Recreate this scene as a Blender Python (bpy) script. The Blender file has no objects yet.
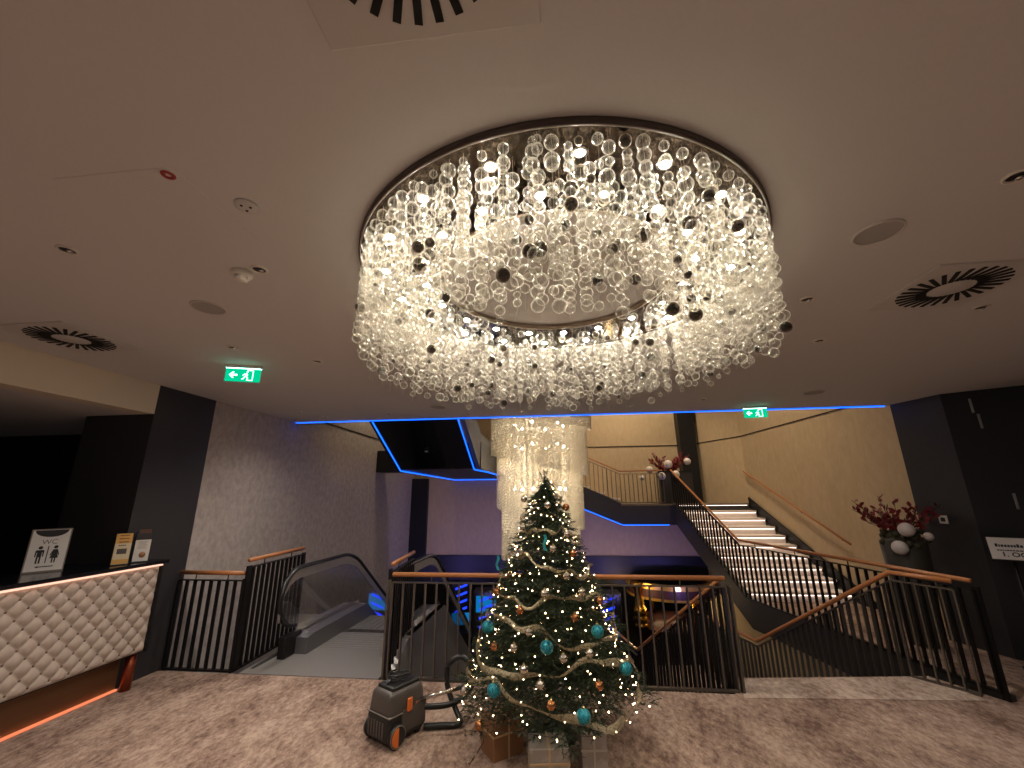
import bpy, bmesh, math, random
from mathutils import Vector, Matrix
rnd = random.Random(7)
PI = math.pi
S = bpy.context.scene
COL = S.collection

# ------------------------------------------------------------------ camera
def set_camera():
    yaw, pitch, roll = 0.111487, 0.266617, -0.0087026
    cy, sy, cp, sp = math.cos(yaw), math.sin(yaw), math.cos(pitch), math.sin(pitch)
    fwd = Vector((-sy * cp, cy * cp, sp)); r0 = Vector((cy, sy, 0)); u0 = r0.cross(fwd)
    right = r0 * math.cos(roll) + u0 * math.sin(roll)
    up = -r0 * math.sin(roll) + u0 * math.cos(roll)
    cd = bpy.data.cameras.new('camera'); cam = bpy.data.objects.new('camera', cd); COL.objects.link(cam)
    m = Matrix((right, up, -fwd)).transposed().to_4x4(); m.translation = (0, 0, 1.8)
    cam.matrix_world = m
    cd.sensor_fit = 'HORIZONTAL'; cd.sensor_width = 36; cd.lens = 36 * 412.93 / 1024
    cd.clip_start = 0.02; cd.clip_end = 100
    S.camera = cam
set_camera()
# ------------------------------------------------------------------ world, exposure
W = bpy.data.worlds.new('world'); S.world = W; W.use_nodes = True
W.node_tree.nodes['Background'].inputs[0].default_value = (0.95, 0.94, 1.0, 1)
W.node_tree.nodes['Background'].inputs[1].default_value = 0.05
vs = S.view_settings; vs.view_transform = 'Standard'; vs.look = 'None'; vs.gamma = 1; vs.use_curve_mapping = False
vs.exposure = 0.98
S.cycles.transparent_max_bounces = 48
S.cycles.max_bounces = 10
S.cycles.sample_clamp_indirect = 4

H = 3.05          # ceiling of this floor
LOW = -2.4        # lower floor
WL = -4.45        # wall left
YB = 12.5         # wall back

# ------------------------------------------------------------------ large light sources of the place
def spot(name, loc, tgt, power, color, angle=100, blend=0.8, size=0.05):
    l = bpy.data.lights.new(name, 'SPOT'); l.energy = power; l.color = color; l.spot_size = math.radians(angle); l.spot_blend = blend; l.shadow_soft_size = size
    o = bpy.data.objects.new(name, l); COL.objects.link(o); o.location = loc
    o.rotation_euler = (Vector(tgt) - Vector(loc)).to_track_quat('-Z', 'Y').to_euler(); return o
def point(name, loc, power, color, size=0.05):
    l = bpy.data.lights.new(name, 'POINT'); l.energy = power; l.color = color; l.shadow_soft_size = size
    o = bpy.data.objects.new(name, l); COL.objects.link(o); o.location = loc; return o
WARM = (1.0, 0.90, 0.81)
# downlights in the ceiling of the storey above the stairwell
for x, y, tx, ty, p in [(3.6, 8.2, 4.0, 9.0, 95), (3.4, 9.8, 4.1, 10.2, 95), (2.6, 11.0, 2.6, 12.5, 130), (0.9, 11.0, 0.9, 12.5, 110), (-3.2, 9.2, -4.4, 9.6, 90), (3.9, 7.0, 4.5, 7.2, 40)]:
    spot('upper_downlight', (x, y, 5.95), (tx, ty, 1.5), p, (1.0, 0.80, 0.56), 95, 0.9)
# downlights of the hall ceiling over and behind the camera's place
for x, y, p in [(-2.2, -0.6, 110), (1.6, -0.6, 90), (-2.6, 1.4, 120), (2.4, 1.3, 70), (3.0, 4.2, 60), (-2.6, 3.9, 110), (0.2, 4.6, 60), (-3.3, 5.6, 45)]:
    spot('hall_downlight', (x, y, H - 0.01), (x, y, 0), p, WARM, 140, 1.0)

# ------------------------------------------------------------------ helpers
def lin(c):
    return tuple(((v / 255) / 12.92 if v / 255 <= 0.04045 else ((v / 255 + 0.055) / 1.055) ** 2.4) for v in c)
MATS = {}
def mat(name, col, rough=0.5, metal=0.0, spec=0.5, emit=None, estr=0.0, noise=None, bump=None, coat=0.0):
    """noise=(scale, amount, detail, stretch xyz) blends a second tone; bump=(scale,strength)"""
    if name in MATS: return MATS[name]
    m = bpy.data.materials.new(name); m.use_nodes = True; nt = m.node_tree; b = nt.nodes['Principled BSDF']
    b.inputs['Base Color'].default_value = (*col, 1); b.inputs['Roughness'].default_value = rough
    b.inputs['Metallic'].default_value = metal; b.inputs['Specular IOR Level'].default_value = spec
    if coat: b.inputs['Coat Weight'].default_value = coat
    if emit is not None:
        b.inputs['Emission Color'].default_value = (*emit, 1); b.inputs['Emission Strength'].default_value = estr
    if noise or bump:
        tc = nt.nodes.new('ShaderNodeTexCoord'); mp = nt.nodes.new('ShaderNodeMapping')
        nt.links.new(tc.outputs['Object'], mp.inputs['Vector'])
    if noise:
        sc, amt, det, st, col2 = noise
        mp.inputs['Scale'].default_value = st
        n = nt.nodes.new('ShaderNodeTexNoise'); n.inputs['Scale'].default_value = sc; n.inputs['Detail'].default_value = det; n.inputs['Roughness'].default_value = 0.65
        nt.links.new(mp.outputs[0], n.inputs['Vector'])
        r = nt.nodes.new('ShaderNodeValToRGB'); r.color_ramp.elements[0].position = 0.5 - amt; r.color_ramp.elements[1].position = 0.5 + amt
        r.color_ramp.elements[0].color = (*col, 1); r.color_ramp.elements[1].color = (*col2, 1)
        nt.links.new(n.outputs['Fac'], r.inputs[0]); nt.links.new(r.outputs[0], b.inputs['Base Color'])
    if bump:
        n2 = nt.nodes.new('ShaderNodeTexNoise'); n2.inputs['Scale'].default_value = bump[0]; n2.inputs['Detail'].default_value = 4
        nt.links.new(mp.outputs[0], n2.inputs['Vector'])
        bp = nt.nodes.new('ShaderNodeBump'); bp.inputs['Strength'].default_value = bump[1]; bp.inputs['Distance'].default_value = 0.01
        nt.links.new(n2.outputs['Fac'], bp.inputs['Height']); nt.links.new(bp.outputs[0], b.inputs['Normal'])
    MATS[name] = m; return m
def emis(name, col, strength):
    if name in MATS: return MATS[name]
    m = bpy.data.materials.new(name); m.use_nodes = True; nt = m.node_tree
    nt.nodes.remove(nt.nodes['Principled BSDF']); e = nt.nodes.new('ShaderNodeEmission')
    e.inputs[0].default_value = (*col, 1); e.inputs[1].default_value = strength
    nt.links.new(e.outputs[0], nt.nodes['Material Output'].inputs[0]); MATS[name] = m; return m
def thin_glass(name, tint=(1, 1, 1), lo=0.06, hi=1.0, power=0.35, rough=0.03, body=(1, 0.93, 0.8), diff=0.35, sharp=1.0):
    """thin walled glass: clear seen square on, bright towards the rim"""
    if name in MATS: return MATS[name]
    m = bpy.data.materials.new(name); m.use_nodes = True; nt = m.node_tree
    nt.nodes.remove(nt.nodes['Principled BSDF']); N = nt.nodes.new
    t = N('ShaderNodeBsdfTransparent'); t.inputs[0].default_value = (*tint, 1)
    g = N('ShaderNodeBsdfGlossy'); g.inputs['Color'].default_value = (*body, 1); g.inputs['Roughness'].default_value = rough
    tr = N('ShaderNodeBsdfTranslucent'); tr.inputs[0].default_value = (*body, 1)
    df = N('ShaderNodeBsdfDiffuse'); df.inputs[0].default_value = (*body, 1)
    ms = N('ShaderNodeMixShader'); ms.inputs[0].default_value = 0.5; nt.links.new(tr.outputs[0], ms.inputs[1]); nt.links.new(df.outputs[0], ms.inputs[2])
    mg = N('ShaderNodeMixShader'); mg.inputs[0].default_value = diff; nt.links.new(g.outputs[0], mg.inputs[1]); nt.links.new(ms.outputs[0], mg.inputs[2])
    lw = N('ShaderNodeLayerWeight'); lw.inputs[0].default_value = power
    mr = N('ShaderNodeMapRange'); mr.inputs['To Min'].default_value = lo; mr.inputs['To Max'].default_value = hi
    pw = N('ShaderNodeMath'); pw.operation = 'POWER'; pw.inputs[1].default_value = sharp; nt.links.new(lw.outputs['Facing'], pw.inputs[0]); nt.links.new(pw.outputs[0], mr.inputs['Value'])
    mx = N('ShaderNodeMixShader'); nt.links.new(mr.outputs[0], mx.inputs[0]); nt.links.new(t.outputs[0], mx.inputs[1]); nt.links.new(mg.outputs[0], mx.inputs[2])
    nt.links.new(mx.outputs[0], nt.nodes['Material Output'].inputs[0]); MATS[name] = m; return m

class MB:
    def __init__(s): s.v = []; s.f = []; s.sm = []
    def add(s, vs, fs, smooth=False):
        b = len(s.v); s.v += [tuple(q) for q in vs]; s.f += [tuple(i + b for i in f) for f in fs]; s.sm += [smooth] * len(fs); return s
    def box(s, x0, x1, y0, y1, z0, z1):
        return s.add([(x0, y0, z0), (x1, y0, z0), (x1, y1, z0), (x0, y1, z0), (x0, y0, z1), (x1, y0, z1), (x1, y1, z1), (x0, y1, z1)],
                     [(0, 3, 2, 1), (4, 5, 6, 7), (0, 1, 5, 4), (1, 2, 6, 5), (2, 3, 7, 6), (3, 0, 4, 7)])
    def cbox(s, x0, x1, y0, y1, z0, z1, c=0.005):
        """box with chamfered vertical and horizontal edges"""
        bm = bmesh.new(); bmesh.ops.create_cube(bm, size=1)
        for v in bm.verts: v.co = Vector(((x0 + x1) / 2 + v.co.x * (x1 - x0), (y0 + y1) / 2 + v.co.y * (y1 - y0), (z0 + z1) / 2 + v.co.z * (z1 - z0)))
        bmesh.ops.bevel(bm, geom=bm.edges[:], offset=c, segments=2, affect='EDGES', profile=0.5)
        s.bm(bm); return s
    def bm(s, bm, smooth=False):
        bm.verts.ensure_lookup_table(); bm.verts.index_update()
        s.add([v.co[:] for v in bm.verts], [[v.index for v in f.verts] for f in bm.faces], smooth); bm.free(); return s
    def prism(s, poly, z0, z1):
        """horizontal polygon (ccw) extruded in z"""
        n = len(poly); vs = [(x, y, z0) for x, y in poly] + [(x, y, z1) for x, y in poly]
        return s.add(vs, [tuple(range(n - 1, -1, -1)), tuple(range(n, 2 * n))] + [(i, (i + 1) % n, n + (i + 1) % n, n + i) for i in range(n)])
    def sheet(s, pts, d):
        """polygon in 3-D extruded along vector d"""
        n = len(pts); vs = [tuple(p) for p in pts] + [tuple(Vector(p) + Vector(d)) for p in pts]
        return s.add(vs, [tuple(range(n - 1, -1, -1)), tuple(range(n, 2 * n))] + [(i, (i + 1) % n, n + (i + 1) % n, n + i) for i in range(n)])
    def tube(s, path, r, n=8, closed=False, flat=1.0, caps=True):
        P = [Vector(p) for p in path]; m = len(P); rings = []; vs = []
        rr = r if isinstance(r, (list, tuple)) else [r] * m
        for i in range(m):
            a = P[(i - 1) % m] if (closed or i > 0) else P[i]; b = P[(i + 1) % m] if (closed or i < m - 1) else P[i]
            t = (b - a).normalized(); ref = Vector((0, 0, 1)) if abs(t.z) < 0.95 else Vector((1, 0, 0))
            u = t.cross(ref).normalized(); w = u.cross(t).normalized()
            for k in range(n):
                an = 2 * PI * k / n; vs.append(P[i] + u * math.cos(an) * rr[i] + w * math.sin(an) * rr[i] * flat)
        fs = []
        for i in range(m if closed else m - 1):
            j = (i + 1) % m
            for k in range(n): fs.append((i * n + k, i * n + (k + 1) % n, j * n + (k + 1) % n, j * n + k))
        if caps and not closed: fs += [tuple(range(n - 1, -1, -1)), tuple((m - 1) * n + k for k in range(n))]
        return s.add(vs, fs, True)
    def lathe(s, prof, c=(0, 0, 0), n=24, cap=True):
        vs = []; fs = []; m = len(prof)
        for r, z in prof:
            for k in range(n): a = 2 * PI * k / n; vs.append((c[0] + r * math.cos(a), c[1] + r * math.sin(a), c[2] + z))
        for i in range(m - 1):
            for k in range(n): fs.append((i * n + k, i * n + (k + 1) % n, (i + 1) * n + (k + 1) % n, (i + 1) * n + k))
        if cap and prof[0][0] > 1e-6: fs.append(tuple(range(n - 1, -1, -1)))
        if cap and prof[-1][0] > 1e-6: fs.append(tuple((m - 1) * n + k for k in range(n)))
        return s.add(vs, fs, True)
    def ico(s, c, r, sub=2):
        bm = bmesh.new(); bmesh.ops.create_icosphere(bm, subdivisions=sub, radius=r)
        for v in bm.verts: v.co += Vector(c)
        return s.bm(bm, True)
    def xf(s, M):
        s.v = [tuple(M @ Vector(q)) for q in s.v]; return s
    def mesh(s, name, m):
        me = bpy.data.meshes.new(name); me.from_pydata(s.v, [], s.f)
        if any(s.sm): me.polygons.foreach_set('use_smooth', s.sm)
        if m is not None: me.materials.append(m)
        me.update(); return me
def wl(o): 
    p = Vector(o.location); q = o.parent
    while q: p = p + Vector(q.location); q = q.parent
    return p
def obj(name, g, m=None, parent=None, at=None, local=False):
    """g: MB in world coordinates (or mesh with `at` = world place). local=True: coordinates of the parent"""
    me = g.mesh(name, m) if isinstance(g, MB) else g
    o = bpy.data.objects.new(name, me); COL.objects.link(o)
    w = Vector(at) if at is not None else Vector((0, 0, 0))
    if parent:
        o.parent = parent; o.location = w if local else w - wl(parent)
    else: o.location = w
    return o
def tag(o, label, cat=None, group=None, kind=None):
    o['label'] = label
    if cat: o['category'] = cat
    if group: o['group'] = group
    if kind: o['kind'] = kind
    return o
def thing(name, label, cat, loc=(0, 0, 0), rotz=0, group=None):
    o = bpy.data.objects.new(name, None); COL.objects.link(o); o.location = loc; o.rotation_euler = (0, 0, rotz); o.empty_display_size = 0.1
    return tag(o, label, cat, group)
def struct(name, g, m, label=None):
    o = obj(name, g, m); o['kind'] = 'structure'
    if label: o['label'] = label
    return o
ORD = ['first', 'second', 'third', 'fourth', 'fifth', 'sixth', 'seventh', 'eighth', 'ninth', 'tenth', 'eleventh', 'twelfth', 'thirteenth', 'fourteenth', 'fifteenth', 'sixteenth', 'seventeenth']
def text_mesh(body, size, bold=0.0, align='CENTER'):
    cu = bpy.data.curves.new('txt', 'FONT'); cu.body = body; cu.size = size; cu.align_x = align; cu.align_y = 'CENTER'; cu.offset = bold; cu.resolution_u = 3
    o = bpy.data.objects.new('txt', cu); COL.objects.link(o)
    me = bpy.data.meshes.new_from_object(o.evaluated_get(bpy.context.evaluated_depsgraph_get()))
    bpy.data.objects.remove(o); return me

# ------------------------------------------------------------------ materials
M_ceil = mat('painted_ceiling', lin((206, 203, 202)), 0.85, noise=(90, 0.35, 3, (1, 1, 1), lin((211, 208, 207))))
M_carpet = mat('mottled_carpet', lin((112, 90, 76)), 0.95, spec=0.1)
def carpet_nodes(m, c1, c2, c3):
    nt = m.node_tree; b = nt.nodes['Principled BSDF']; N = nt.nodes.new; L = nt.links.new
    tc = N('ShaderNodeTexCoord'); mp = N('ShaderNodeMapping'); mp.inputs['Scale'].default_value = (1.0, 0.55, 1); mp.inputs['Rotation'].default_value = (0, 0, 0.5); L(tc.outputs['Object'], mp.inputs[0])
    a = N('ShaderNodeTexNoise'); a.inputs['Scale'].default_value = 2.2; a.inputs['Detail'].default_value = 6; a.inputs['Roughness'].default_value = 0.7; L(mp.outputs[0], a.inputs[0])
    d = N('ShaderNodeTexNoise'); d.inputs['Scale'].default_value = 24; d.inputs['Detail'].default_value = 5; d.inputs['Roughness'].default_value = 0.75; L(mp.outputs[0], d.inputs[0])
    ad = N('ShaderNodeMath'); ad.operation = 'MULTIPLY_ADD'; ad.inputs[1].default_value = 0.75; L(d.outputs[0], ad.inputs[0])
    sc = N('ShaderNodeMath'); sc.operation = 'MULTIPLY_ADD'; sc.inputs[1].default_value = 0.75; sc.inputs[2].default_value = -0.25; L(a.outputs[0], sc.inputs[0]); L(sc.outputs[0], ad.inputs[2])
    r = N('ShaderNodeValToRGB'); e = r.color_ramp.elements; e[0].position = 0.36; e[1].position = 0.66; e[0].color = (*c1, 1); e[1].color = (*c3, 1); q = e.new(0.5); q.color = (*c2, 1)
    L(ad.outputs[0], r.inputs[0]); L(r.outputs[0], b.inputs['Base Color'])
    f = N('ShaderNodeTexNoise'); f.inputs['Scale'].default_value = 160; L(tc.outputs['Object'], f.inputs[0])
    bp = N('ShaderNodeBump'); bp.inputs['Strength'].default_value = 0.5; bp.inputs['Distance'].default_value = 0.01; L(f.outputs[0], bp.inputs['Height']); L(bp.outputs[0], b.inputs['Normal'])
carpet_nodes(M_carpet, lin((104, 82, 72)), lin((146, 123, 109)), lin((180, 157, 140)))
M_carpet2 = mat('lit_carpet_tone', lin((160, 140, 122)), 0.95, spec=0.1)  # lighter carpet tones carry the light on the stair head strip
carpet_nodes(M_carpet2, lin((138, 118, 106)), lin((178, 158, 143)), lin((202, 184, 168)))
M_wallL = mat('taupe_wallcovering', lin((160, 149, 142)), 0.8, noise=(13, 0.2, 10, (1, 1, 0.8), lin((194, 183, 175))), bump=(120, 0.15))
M_wallR = mat('sand_wallcovering', lin((176, 154, 122)), 0.8, noise=(12, 0.28, 9, (1, 1, 0.4), lin((196, 174, 140))), bump=(120, 0.15))
M_cream = mat('cream_paint', lin((216, 202, 180)), 0.8)
M_dark = mat('charcoal_paint', lin((44, 42, 44)), 0.6)
M_black = mat('black_paint', lin((18, 17, 19)), 0.5)
M_navy = mat('near_black_navy', lin((20, 19, 26)), 0.45)
M_stringer = mat('dark_bronze_cladding', lin((50, 47, 46)), 0.5)
M_iron = mat('dark_bronze_metal', lin((112, 106, 98)), 0.36, metal=0.8)
M_blackiron = mat('black_powder_coated_metal', lin((30, 28, 28)), 0.45, metal=0.5)
M_wood = mat('oiled_oak', lin((190, 126, 76)), 0.4, noise=(6, 0.3, 6, (1, 12, 12), lin((160, 100, 58))), coat=0.2)
M_steel = mat('brushed_steel', lin((160, 156, 150)), 0.34, metal=0.6, noise=(30, 0.4, 3, (40, 1, 1), lin((172, 170, 168))))
M_plate = mat('ribbed_steel_plate', lin((150, 146, 142)), 0.42, metal=0.45)
M_rubber = mat('black_rubber', lin((20, 20, 21)), 0.4)
M_blue = emis('blue_led', (0.006, 0.10, 1.0), 1.7)
M_white = mat('white_plastic', lin((220, 214, 204)), 0.5)
M_chrome = mat('chrome', lin((210, 205, 200)), 0.12, metal=1.0)
M_paper = mat('white_paper', lin((206, 200, 196)), 0.7)
M_ink = mat('black_ink', lin((22, 20, 22)), 0.6)
M_glassp = thin_glass('balustrade_glass', (0.93, 0.95, 0.95), 0.07, 0.9, 0.25, 0.02, (1, 1, 1), 0.0)

# ------------------------------------------------------------------ structure
P0 = Vector((3.88, 4.8)); P2 = Vector((3.17, 8.4)); P3 = Vector((2.80, 11.1))
f = MB(); T = 0.34
f.prism([(-9, -4.5), (7.2, -4.5), (7.2, 4.7), (-9, 4.7)], -T, 0)
f.prism([(1.55, 4.7), (3.92, 4.7), (3.66, 5.3), (1.72, 5.08)], -T, 0)
f.prism([(3.92, 4.7), (7.2, 4.7), (7.2, 8.45), (3.2, 8.45)], -T, 0)
struct('floor', f, M_carpet, 'mottled brown and beige carpet of the hall')
c = MB(); c.prism([(WL - 0.3, -4.5), (7.2, -4.5), (7.2, 6.5), (WL - 0.3, 6.5)], H, H + 0.4)
struct('ceiling', c, M_ceil, 'plain warm white ceiling around the ball chandelier')
struct('trim_1', MB().box(WL - 0.3, 4.85, 6.5, 6.52, H - 0.002, H + 0.4), M_dark, 'dark edge of the ceiling slab over the stairwell')
# left: fascia, lower ceiling over the counter, black pier, taupe wall
struct('wall_left', MB().box(WL - 0.3, WL, 4.82, YB, LOW, 6.0), M_wallL, 'taupe textured wall on the left of the escalator')
struct('trim_2', MB().box(WL - 0.2, WL, -4.5, 4.03, 2.72, H), M_cream, 'cream bulkhead band over the counter')
struct('ceiling_counter', MB().box(-9, WL - 0.2, -4.5, 6.5, 2.72, 2.8), M_ceil, 'lower grey ceiling behind the counter')
p = MB(); p.box(-5.3, WL, 4.03, 4.82, 0, H); struct('wall_pier', p, M_dark, 'charcoal wall pier behind the end of the counter')
struct('wall_counter_end', MB().box(-9, -5.3, 5.2, 5.4, 0, 2.72), M_navy, 'black end wall behind the counter')
struct('wall_counter_side', MB().box(-9.2, -9, -4.5, 5.4, 0, 2.8), M_navy, 'black side wall behind the counter')
# back wall: above the lower storey only
struct('wall_back', MB().box(WL, 3.8, YB, YB + 0.3, 0.2, 6.0), M_wallR, 'wall at the back of the stairwell, tinted purple by the blue lights')
struct('trim_3', MB().box(WL, 4.6, YB - 0.05, YB + 0.3, -0.5, 0.2), M_navy, 'dark edge of the floor under the back wall')
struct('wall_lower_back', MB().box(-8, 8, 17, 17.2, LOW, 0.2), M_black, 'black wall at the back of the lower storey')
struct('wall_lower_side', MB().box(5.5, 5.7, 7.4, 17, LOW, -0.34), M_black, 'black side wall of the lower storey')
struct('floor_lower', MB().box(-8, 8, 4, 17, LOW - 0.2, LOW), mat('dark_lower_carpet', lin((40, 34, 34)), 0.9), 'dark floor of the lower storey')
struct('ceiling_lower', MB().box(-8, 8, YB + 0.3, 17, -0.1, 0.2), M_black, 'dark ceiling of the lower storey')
# right wall in three runs
w = MB(); w.prism([(5.17, 6.95), (5.5, 6.95), (4.95, 11.4), (4.1, 13), (3.8, 12.8), (3.8, 12.5), (4.6, 11.12)], -2.4, 6.0)
struct('wall_right', w, M_wallR, 'sand coloured wall beside the staircase')
struct('wall_corner_column', MB().box(3.4, 3.84, YB - 0.35, YB + 0.1, 1.605, 6.0), M_black, 'black column at the back corner of the landing')
struct('wall_pilaster', MB().box(WL, -3.95, YB - 0.12, YB, LOW, 2.35), M_black, 'black pilaster in the back left corner')
w = MB(); w.prism([(4.83, 6.5), (4.98, 5.86), (5.45, 5.95), (5.45, 6.95), (5.18, 6.95)], 0, 6.0)
struct('wall_right_pier', w, M_dark, 'charcoal wall pier beside the staircase')
w = MB(); w.prism([(4.98, 5.86), (5.75, 5.4), (6.9, 5.4), (6.9, 6.2), (5.35, 6.2)], 0, H)
struct('wall_right_recess', w, M_navy, 'near black panelled wall beside the charcoal pier')
struct('wall_right_front', MB().box(5.75, 5.95, -4.5, 5.42, 0, H), M_navy, 'near black wall to the right of the hall')
struct('ceiling_upper', MB().box(WL - 0.3, 7.2, 3.5, 13, 6.0, 6.1), M_cream, 'ceiling of the storey above the stairwell')
struct('wall_upper_front', MB().box(WL - 0.3, 7.2, 3.4, 3.5, H + 0.4, 6.0), M_cream, 'front wall of the storey above')
# shadow gaps around the stairwell
struct('trim_4', MB().box(WL, WL + 0.012, 6.7, YB, 3.19, 3.215), M_black, 'dark groove along the left wall')
struct('trim_5', MB().box(WL, 3.4, YB - 0.012, YB, 3.185, 3.21), M_black, 'dark groove along the back wall')
g = MB(); g.sheet([(5.168, 6.97, 3.27), (4.6, 11.12, 3.23), (4.6, 11.12, 3.25), (5.168, 6.97, 3.29)], (-0.012, 0, 0)); g.sheet([(4.6, 11.12, 3.23), (3.82, 12.47, 3.21), (3.82, 12.47, 3.23), (4.6, 11.12, 3.25)], (-0.012, -0.006, 0))
struct('trim_6', g, M_black, 'dark groove along the sand coloured wall')
# brighter floor zone at the stair head, its light put into the carpet colour
struct('floor_threshold', MB().prism([(1.6, 4.62), (3.72, 4.76), (3.63, 5.27), (1.74, 5.05)], 0.001, 0.006), M_carpet2, 'carpet strip with brighter light painted in, at the head of the descending stairs')

# ------------------------------------------------------------------ blue light strips
def strip(name, label, path, r=0.013):
    return tag(obj(name, MB().tube(path, r, 6), M_blue), label, 'light strip', 'blue light strips of the stairwell')
strip('led_strip', 'long blue light strip along the edge of the ceiling', [(WL + 0.02, 6.5, H), (4.8, 6.56, H)], 0.017)
ZU = 2.30
strip('led_strip', 'blue light strip on the left edge of the black stair soffit', [(-3.1, 6.56, 3.03), (-3.0, 7.69, ZU - 0.01), (-3.12, 11.0, ZU), (-3.15, YB - 0.1, ZU)])
strip('led_strip', 'blue light strip on the right edge of the black stair soffit', [(-1.63, 6.56, 3.03), (-1.57, 7.64, ZU - 0.01), (-1.5, 8.7, ZU), (-1.45, 11.0, ZU)])
strip('led_strip', 'blue light strip along the back of the high landing', [(-3.15, YB - 0.12, ZU), (-1.4, YB - 0.12, ZU)])
strip('led_strip', 'blue light strip under the back flight, right of the crystal curtain', [(-1.45, 11.06, ZU), (1.5, 11.06, 1.1), (2.62, 11.06, 1.1)])

# ------------------------------------------------------------------ railings
UNIT = {}
def unit_bar(w, d, m):
    k = (w, d, m.name)
    if k not in UNIT: UNIT[k] = MB().box(-w / 2, w / 2, -d / 2, d / 2, 0, 1).mesh('baluster', m)
    return UNIT[k]
def railing(name, label, segs, spacing, mbar=None, hr=0.024, gap=0.085, posts=(), base=True, group=None, bw=0.014, bd=0.035, first=True, wood=True, lead=0.0):
    """segs: list of ((x,y), (x,y), top z a, top z b, foot z a, foot z b)"""
    mbar = mbar or M_iron
    (xa, ya), (xb, yb), *_ = segs[0]
    t = thing(name, label, 'railing', (xa, ya, segs[0][4]), 0, group)
    path = [(segs[0][0][0], segs[0][0][1], segs[0][2])] + [(s[1][0], s[1][1], s[3]) for s in segs]
    if wood: obj('handrail', MB().tube(path, hr, 10), M_wood, t)
    else: obj('handrail', MB().tube(path, hr, 8), mbar, t)
    tb = MB(); bb = MB()
    for A, B, za, zb, fa, fb in segs:
        A3 = Vector((A[0], A[1], za - gap)); B3 = Vector((B[0], B[1], zb - gap)); d = (Vector((B[0], B[1], 0)) - Vector((A[0], A[1], 0))).normalized(); n = Vector((-d.y, d.x, 0)) * 0.02
        for mbx, off0, off1, h in ((tb, za - gap, zb - gap, 0.012), (bb, fa, fb, 0.02)):
            q = [Vector((A[0], A[1], off0)) - n, Vector((B[0], B[1], off1)) - n, Vector((B[0], B[1], off1)) + n, Vector((A[0], A[1], off0)) + n]
            mbx.add([v for v in q] + [v + Vector((0, 0, h)) for v in q], [(3, 2, 1, 0), (4, 5, 6, 7), (0, 1, 5, 4), (1, 2, 6, 5), (2, 3, 7, 6), (3, 0, 4, 7)])
    obj('top_bar', tb, mbar, t)
    if base: obj('bottom_bar', bb, mbar, t)
    me = unit_bar(bw, bd, mbar)
    for A, B, za, zb, fa, fb in segs:
        L = math.hypot(B[0] - A[0], B[1] - A[1]); k = max(1, round(L / spacing)); ang = math.atan2(B[1] - A[1], B[0] - A[0])
        for i in range(k + 1):
            u = min(1, max(0, (i / k)))
            z0 = fa + (fb - fa) * u; z1 = za + (zb - za) * u - gap + 0.005
            o = obj('baluster', me, None, t, (A[0] + (B[0] - A[0]) * u, A[1] + (B[1] - A[1]) * u, z0)); o.scale = (1, 1, z1 - z0); o.rotation_euler = (0, 0, ang)
        ns = max(2, round(L / 0.9)); 
        for i in range(ns):   # short stems carrying the handrail
            u = (i + 0.5) / ns; x = A[0] + (B[0] - A[0]) * u; y = A[1] + (B[1] - A[1]) * u; z = za + (zb - za) * u
            obj('stem', MB().tube([(x, y, z - gap), (x, y, z - hr * 0.6)], 0.006, 6), mbar, t)
    for (x, y, z0, z1) in posts:
        o = obj('post', unit_bar(0.02, 0.07, mbar), None, t, (x, y, z0)); o.scale = (1, 1, z1 - z0)
    return t
railing('railing', 'railing with oak handrail behind the Christmas tree', [((-1.86, 4.74), (1.6, 4.74), 0.99, 0.99, 0.0, 0.0)], 0.122, posts=[(-1.9, 4.74, 0, 0.93), (1.64, 4.74, 0, 0.92), (1.60, 4.79, 0, 0.92)])
railing('railing', 'short railing between the counter and the escalator', [((-4.42, 4.74), (-3.62, 4.74), 0.985, 0.985, 0.0, 0.0)], 0.105, mbar=M_blackiron, posts=[(-3.6, 4.74, 0, 0.93)], bw=0.02)
railing('railing', 'short raised railing at the left side of the escalator', [((-3.6, 4.76), (-3.66, 5.9), 1.12, 1.12, 0.0, 0.0)], 0.095, mbar=M_blackiron, posts=[(-3.59, 4.76, 0, 1.06), (-3.66, 5.92, 0, 1.06)], bw=0.02)
railing('railing', 'short raised railing at the right side of the escalator', [((-1.9, 4.82), (-1.97, 5.7), 1.08, 1.1, 0.0, 0.0)], 0.09, mbar=M_blackiron, posts=[(-1.93, 4.84, 0, 1.03)], bw=0.02)
# guard beside the rising stairs: level run, then the flight
railing('stair_railing', 'railing with oak handrail beside the lit rising staircase', [((3.88, 4.8), (3.17, 8.4), 0.985, 1.005, 0.05, 0.05), ((3.17, 8.4), (2.80, 11.1), 1.005, 2.42, 0.05, 1.62)], 0.125, mbar=M_blackiron, posts=[(3.9, 4.79, 0, 0.94)], hr=0.022, bw=0.022, bd=0.03)
# handrails of the descending stairs
D = Vector((-0.23, 1.0)).normalized()
def down(p, s): return (p[0] + D.x * s, p[1] + D.y * s)
A = (3.47, 5.24); r0 = (3.76, 4.86)
railing('stair_railing', 'right hand railing of the stairs going down', [(r0, A, 0.97, 0.985, 0.0, 0.0), (A, down(A, 2.42), 0.985, -0.385, 0.0, -1.38), (down(A, 2.42), down(A, 4.2), -0.385, -0.385, -1.38, -1.38)], 0.1, bw=0.014)
B_ = (1.6, 4.82)
railing('stair_railing', 'left hand railing of the stairs going down, behind the tree railing', [(B_, down(B_, 2.45), 0.985, -0.436, 0.0, -1.38), (down(B_, 2.45), down(B_, 4.3), -0.436, -0.436, -1.38, -1.38)], 0.1, hr=0.018, mbar=M_blackiron)
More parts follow.
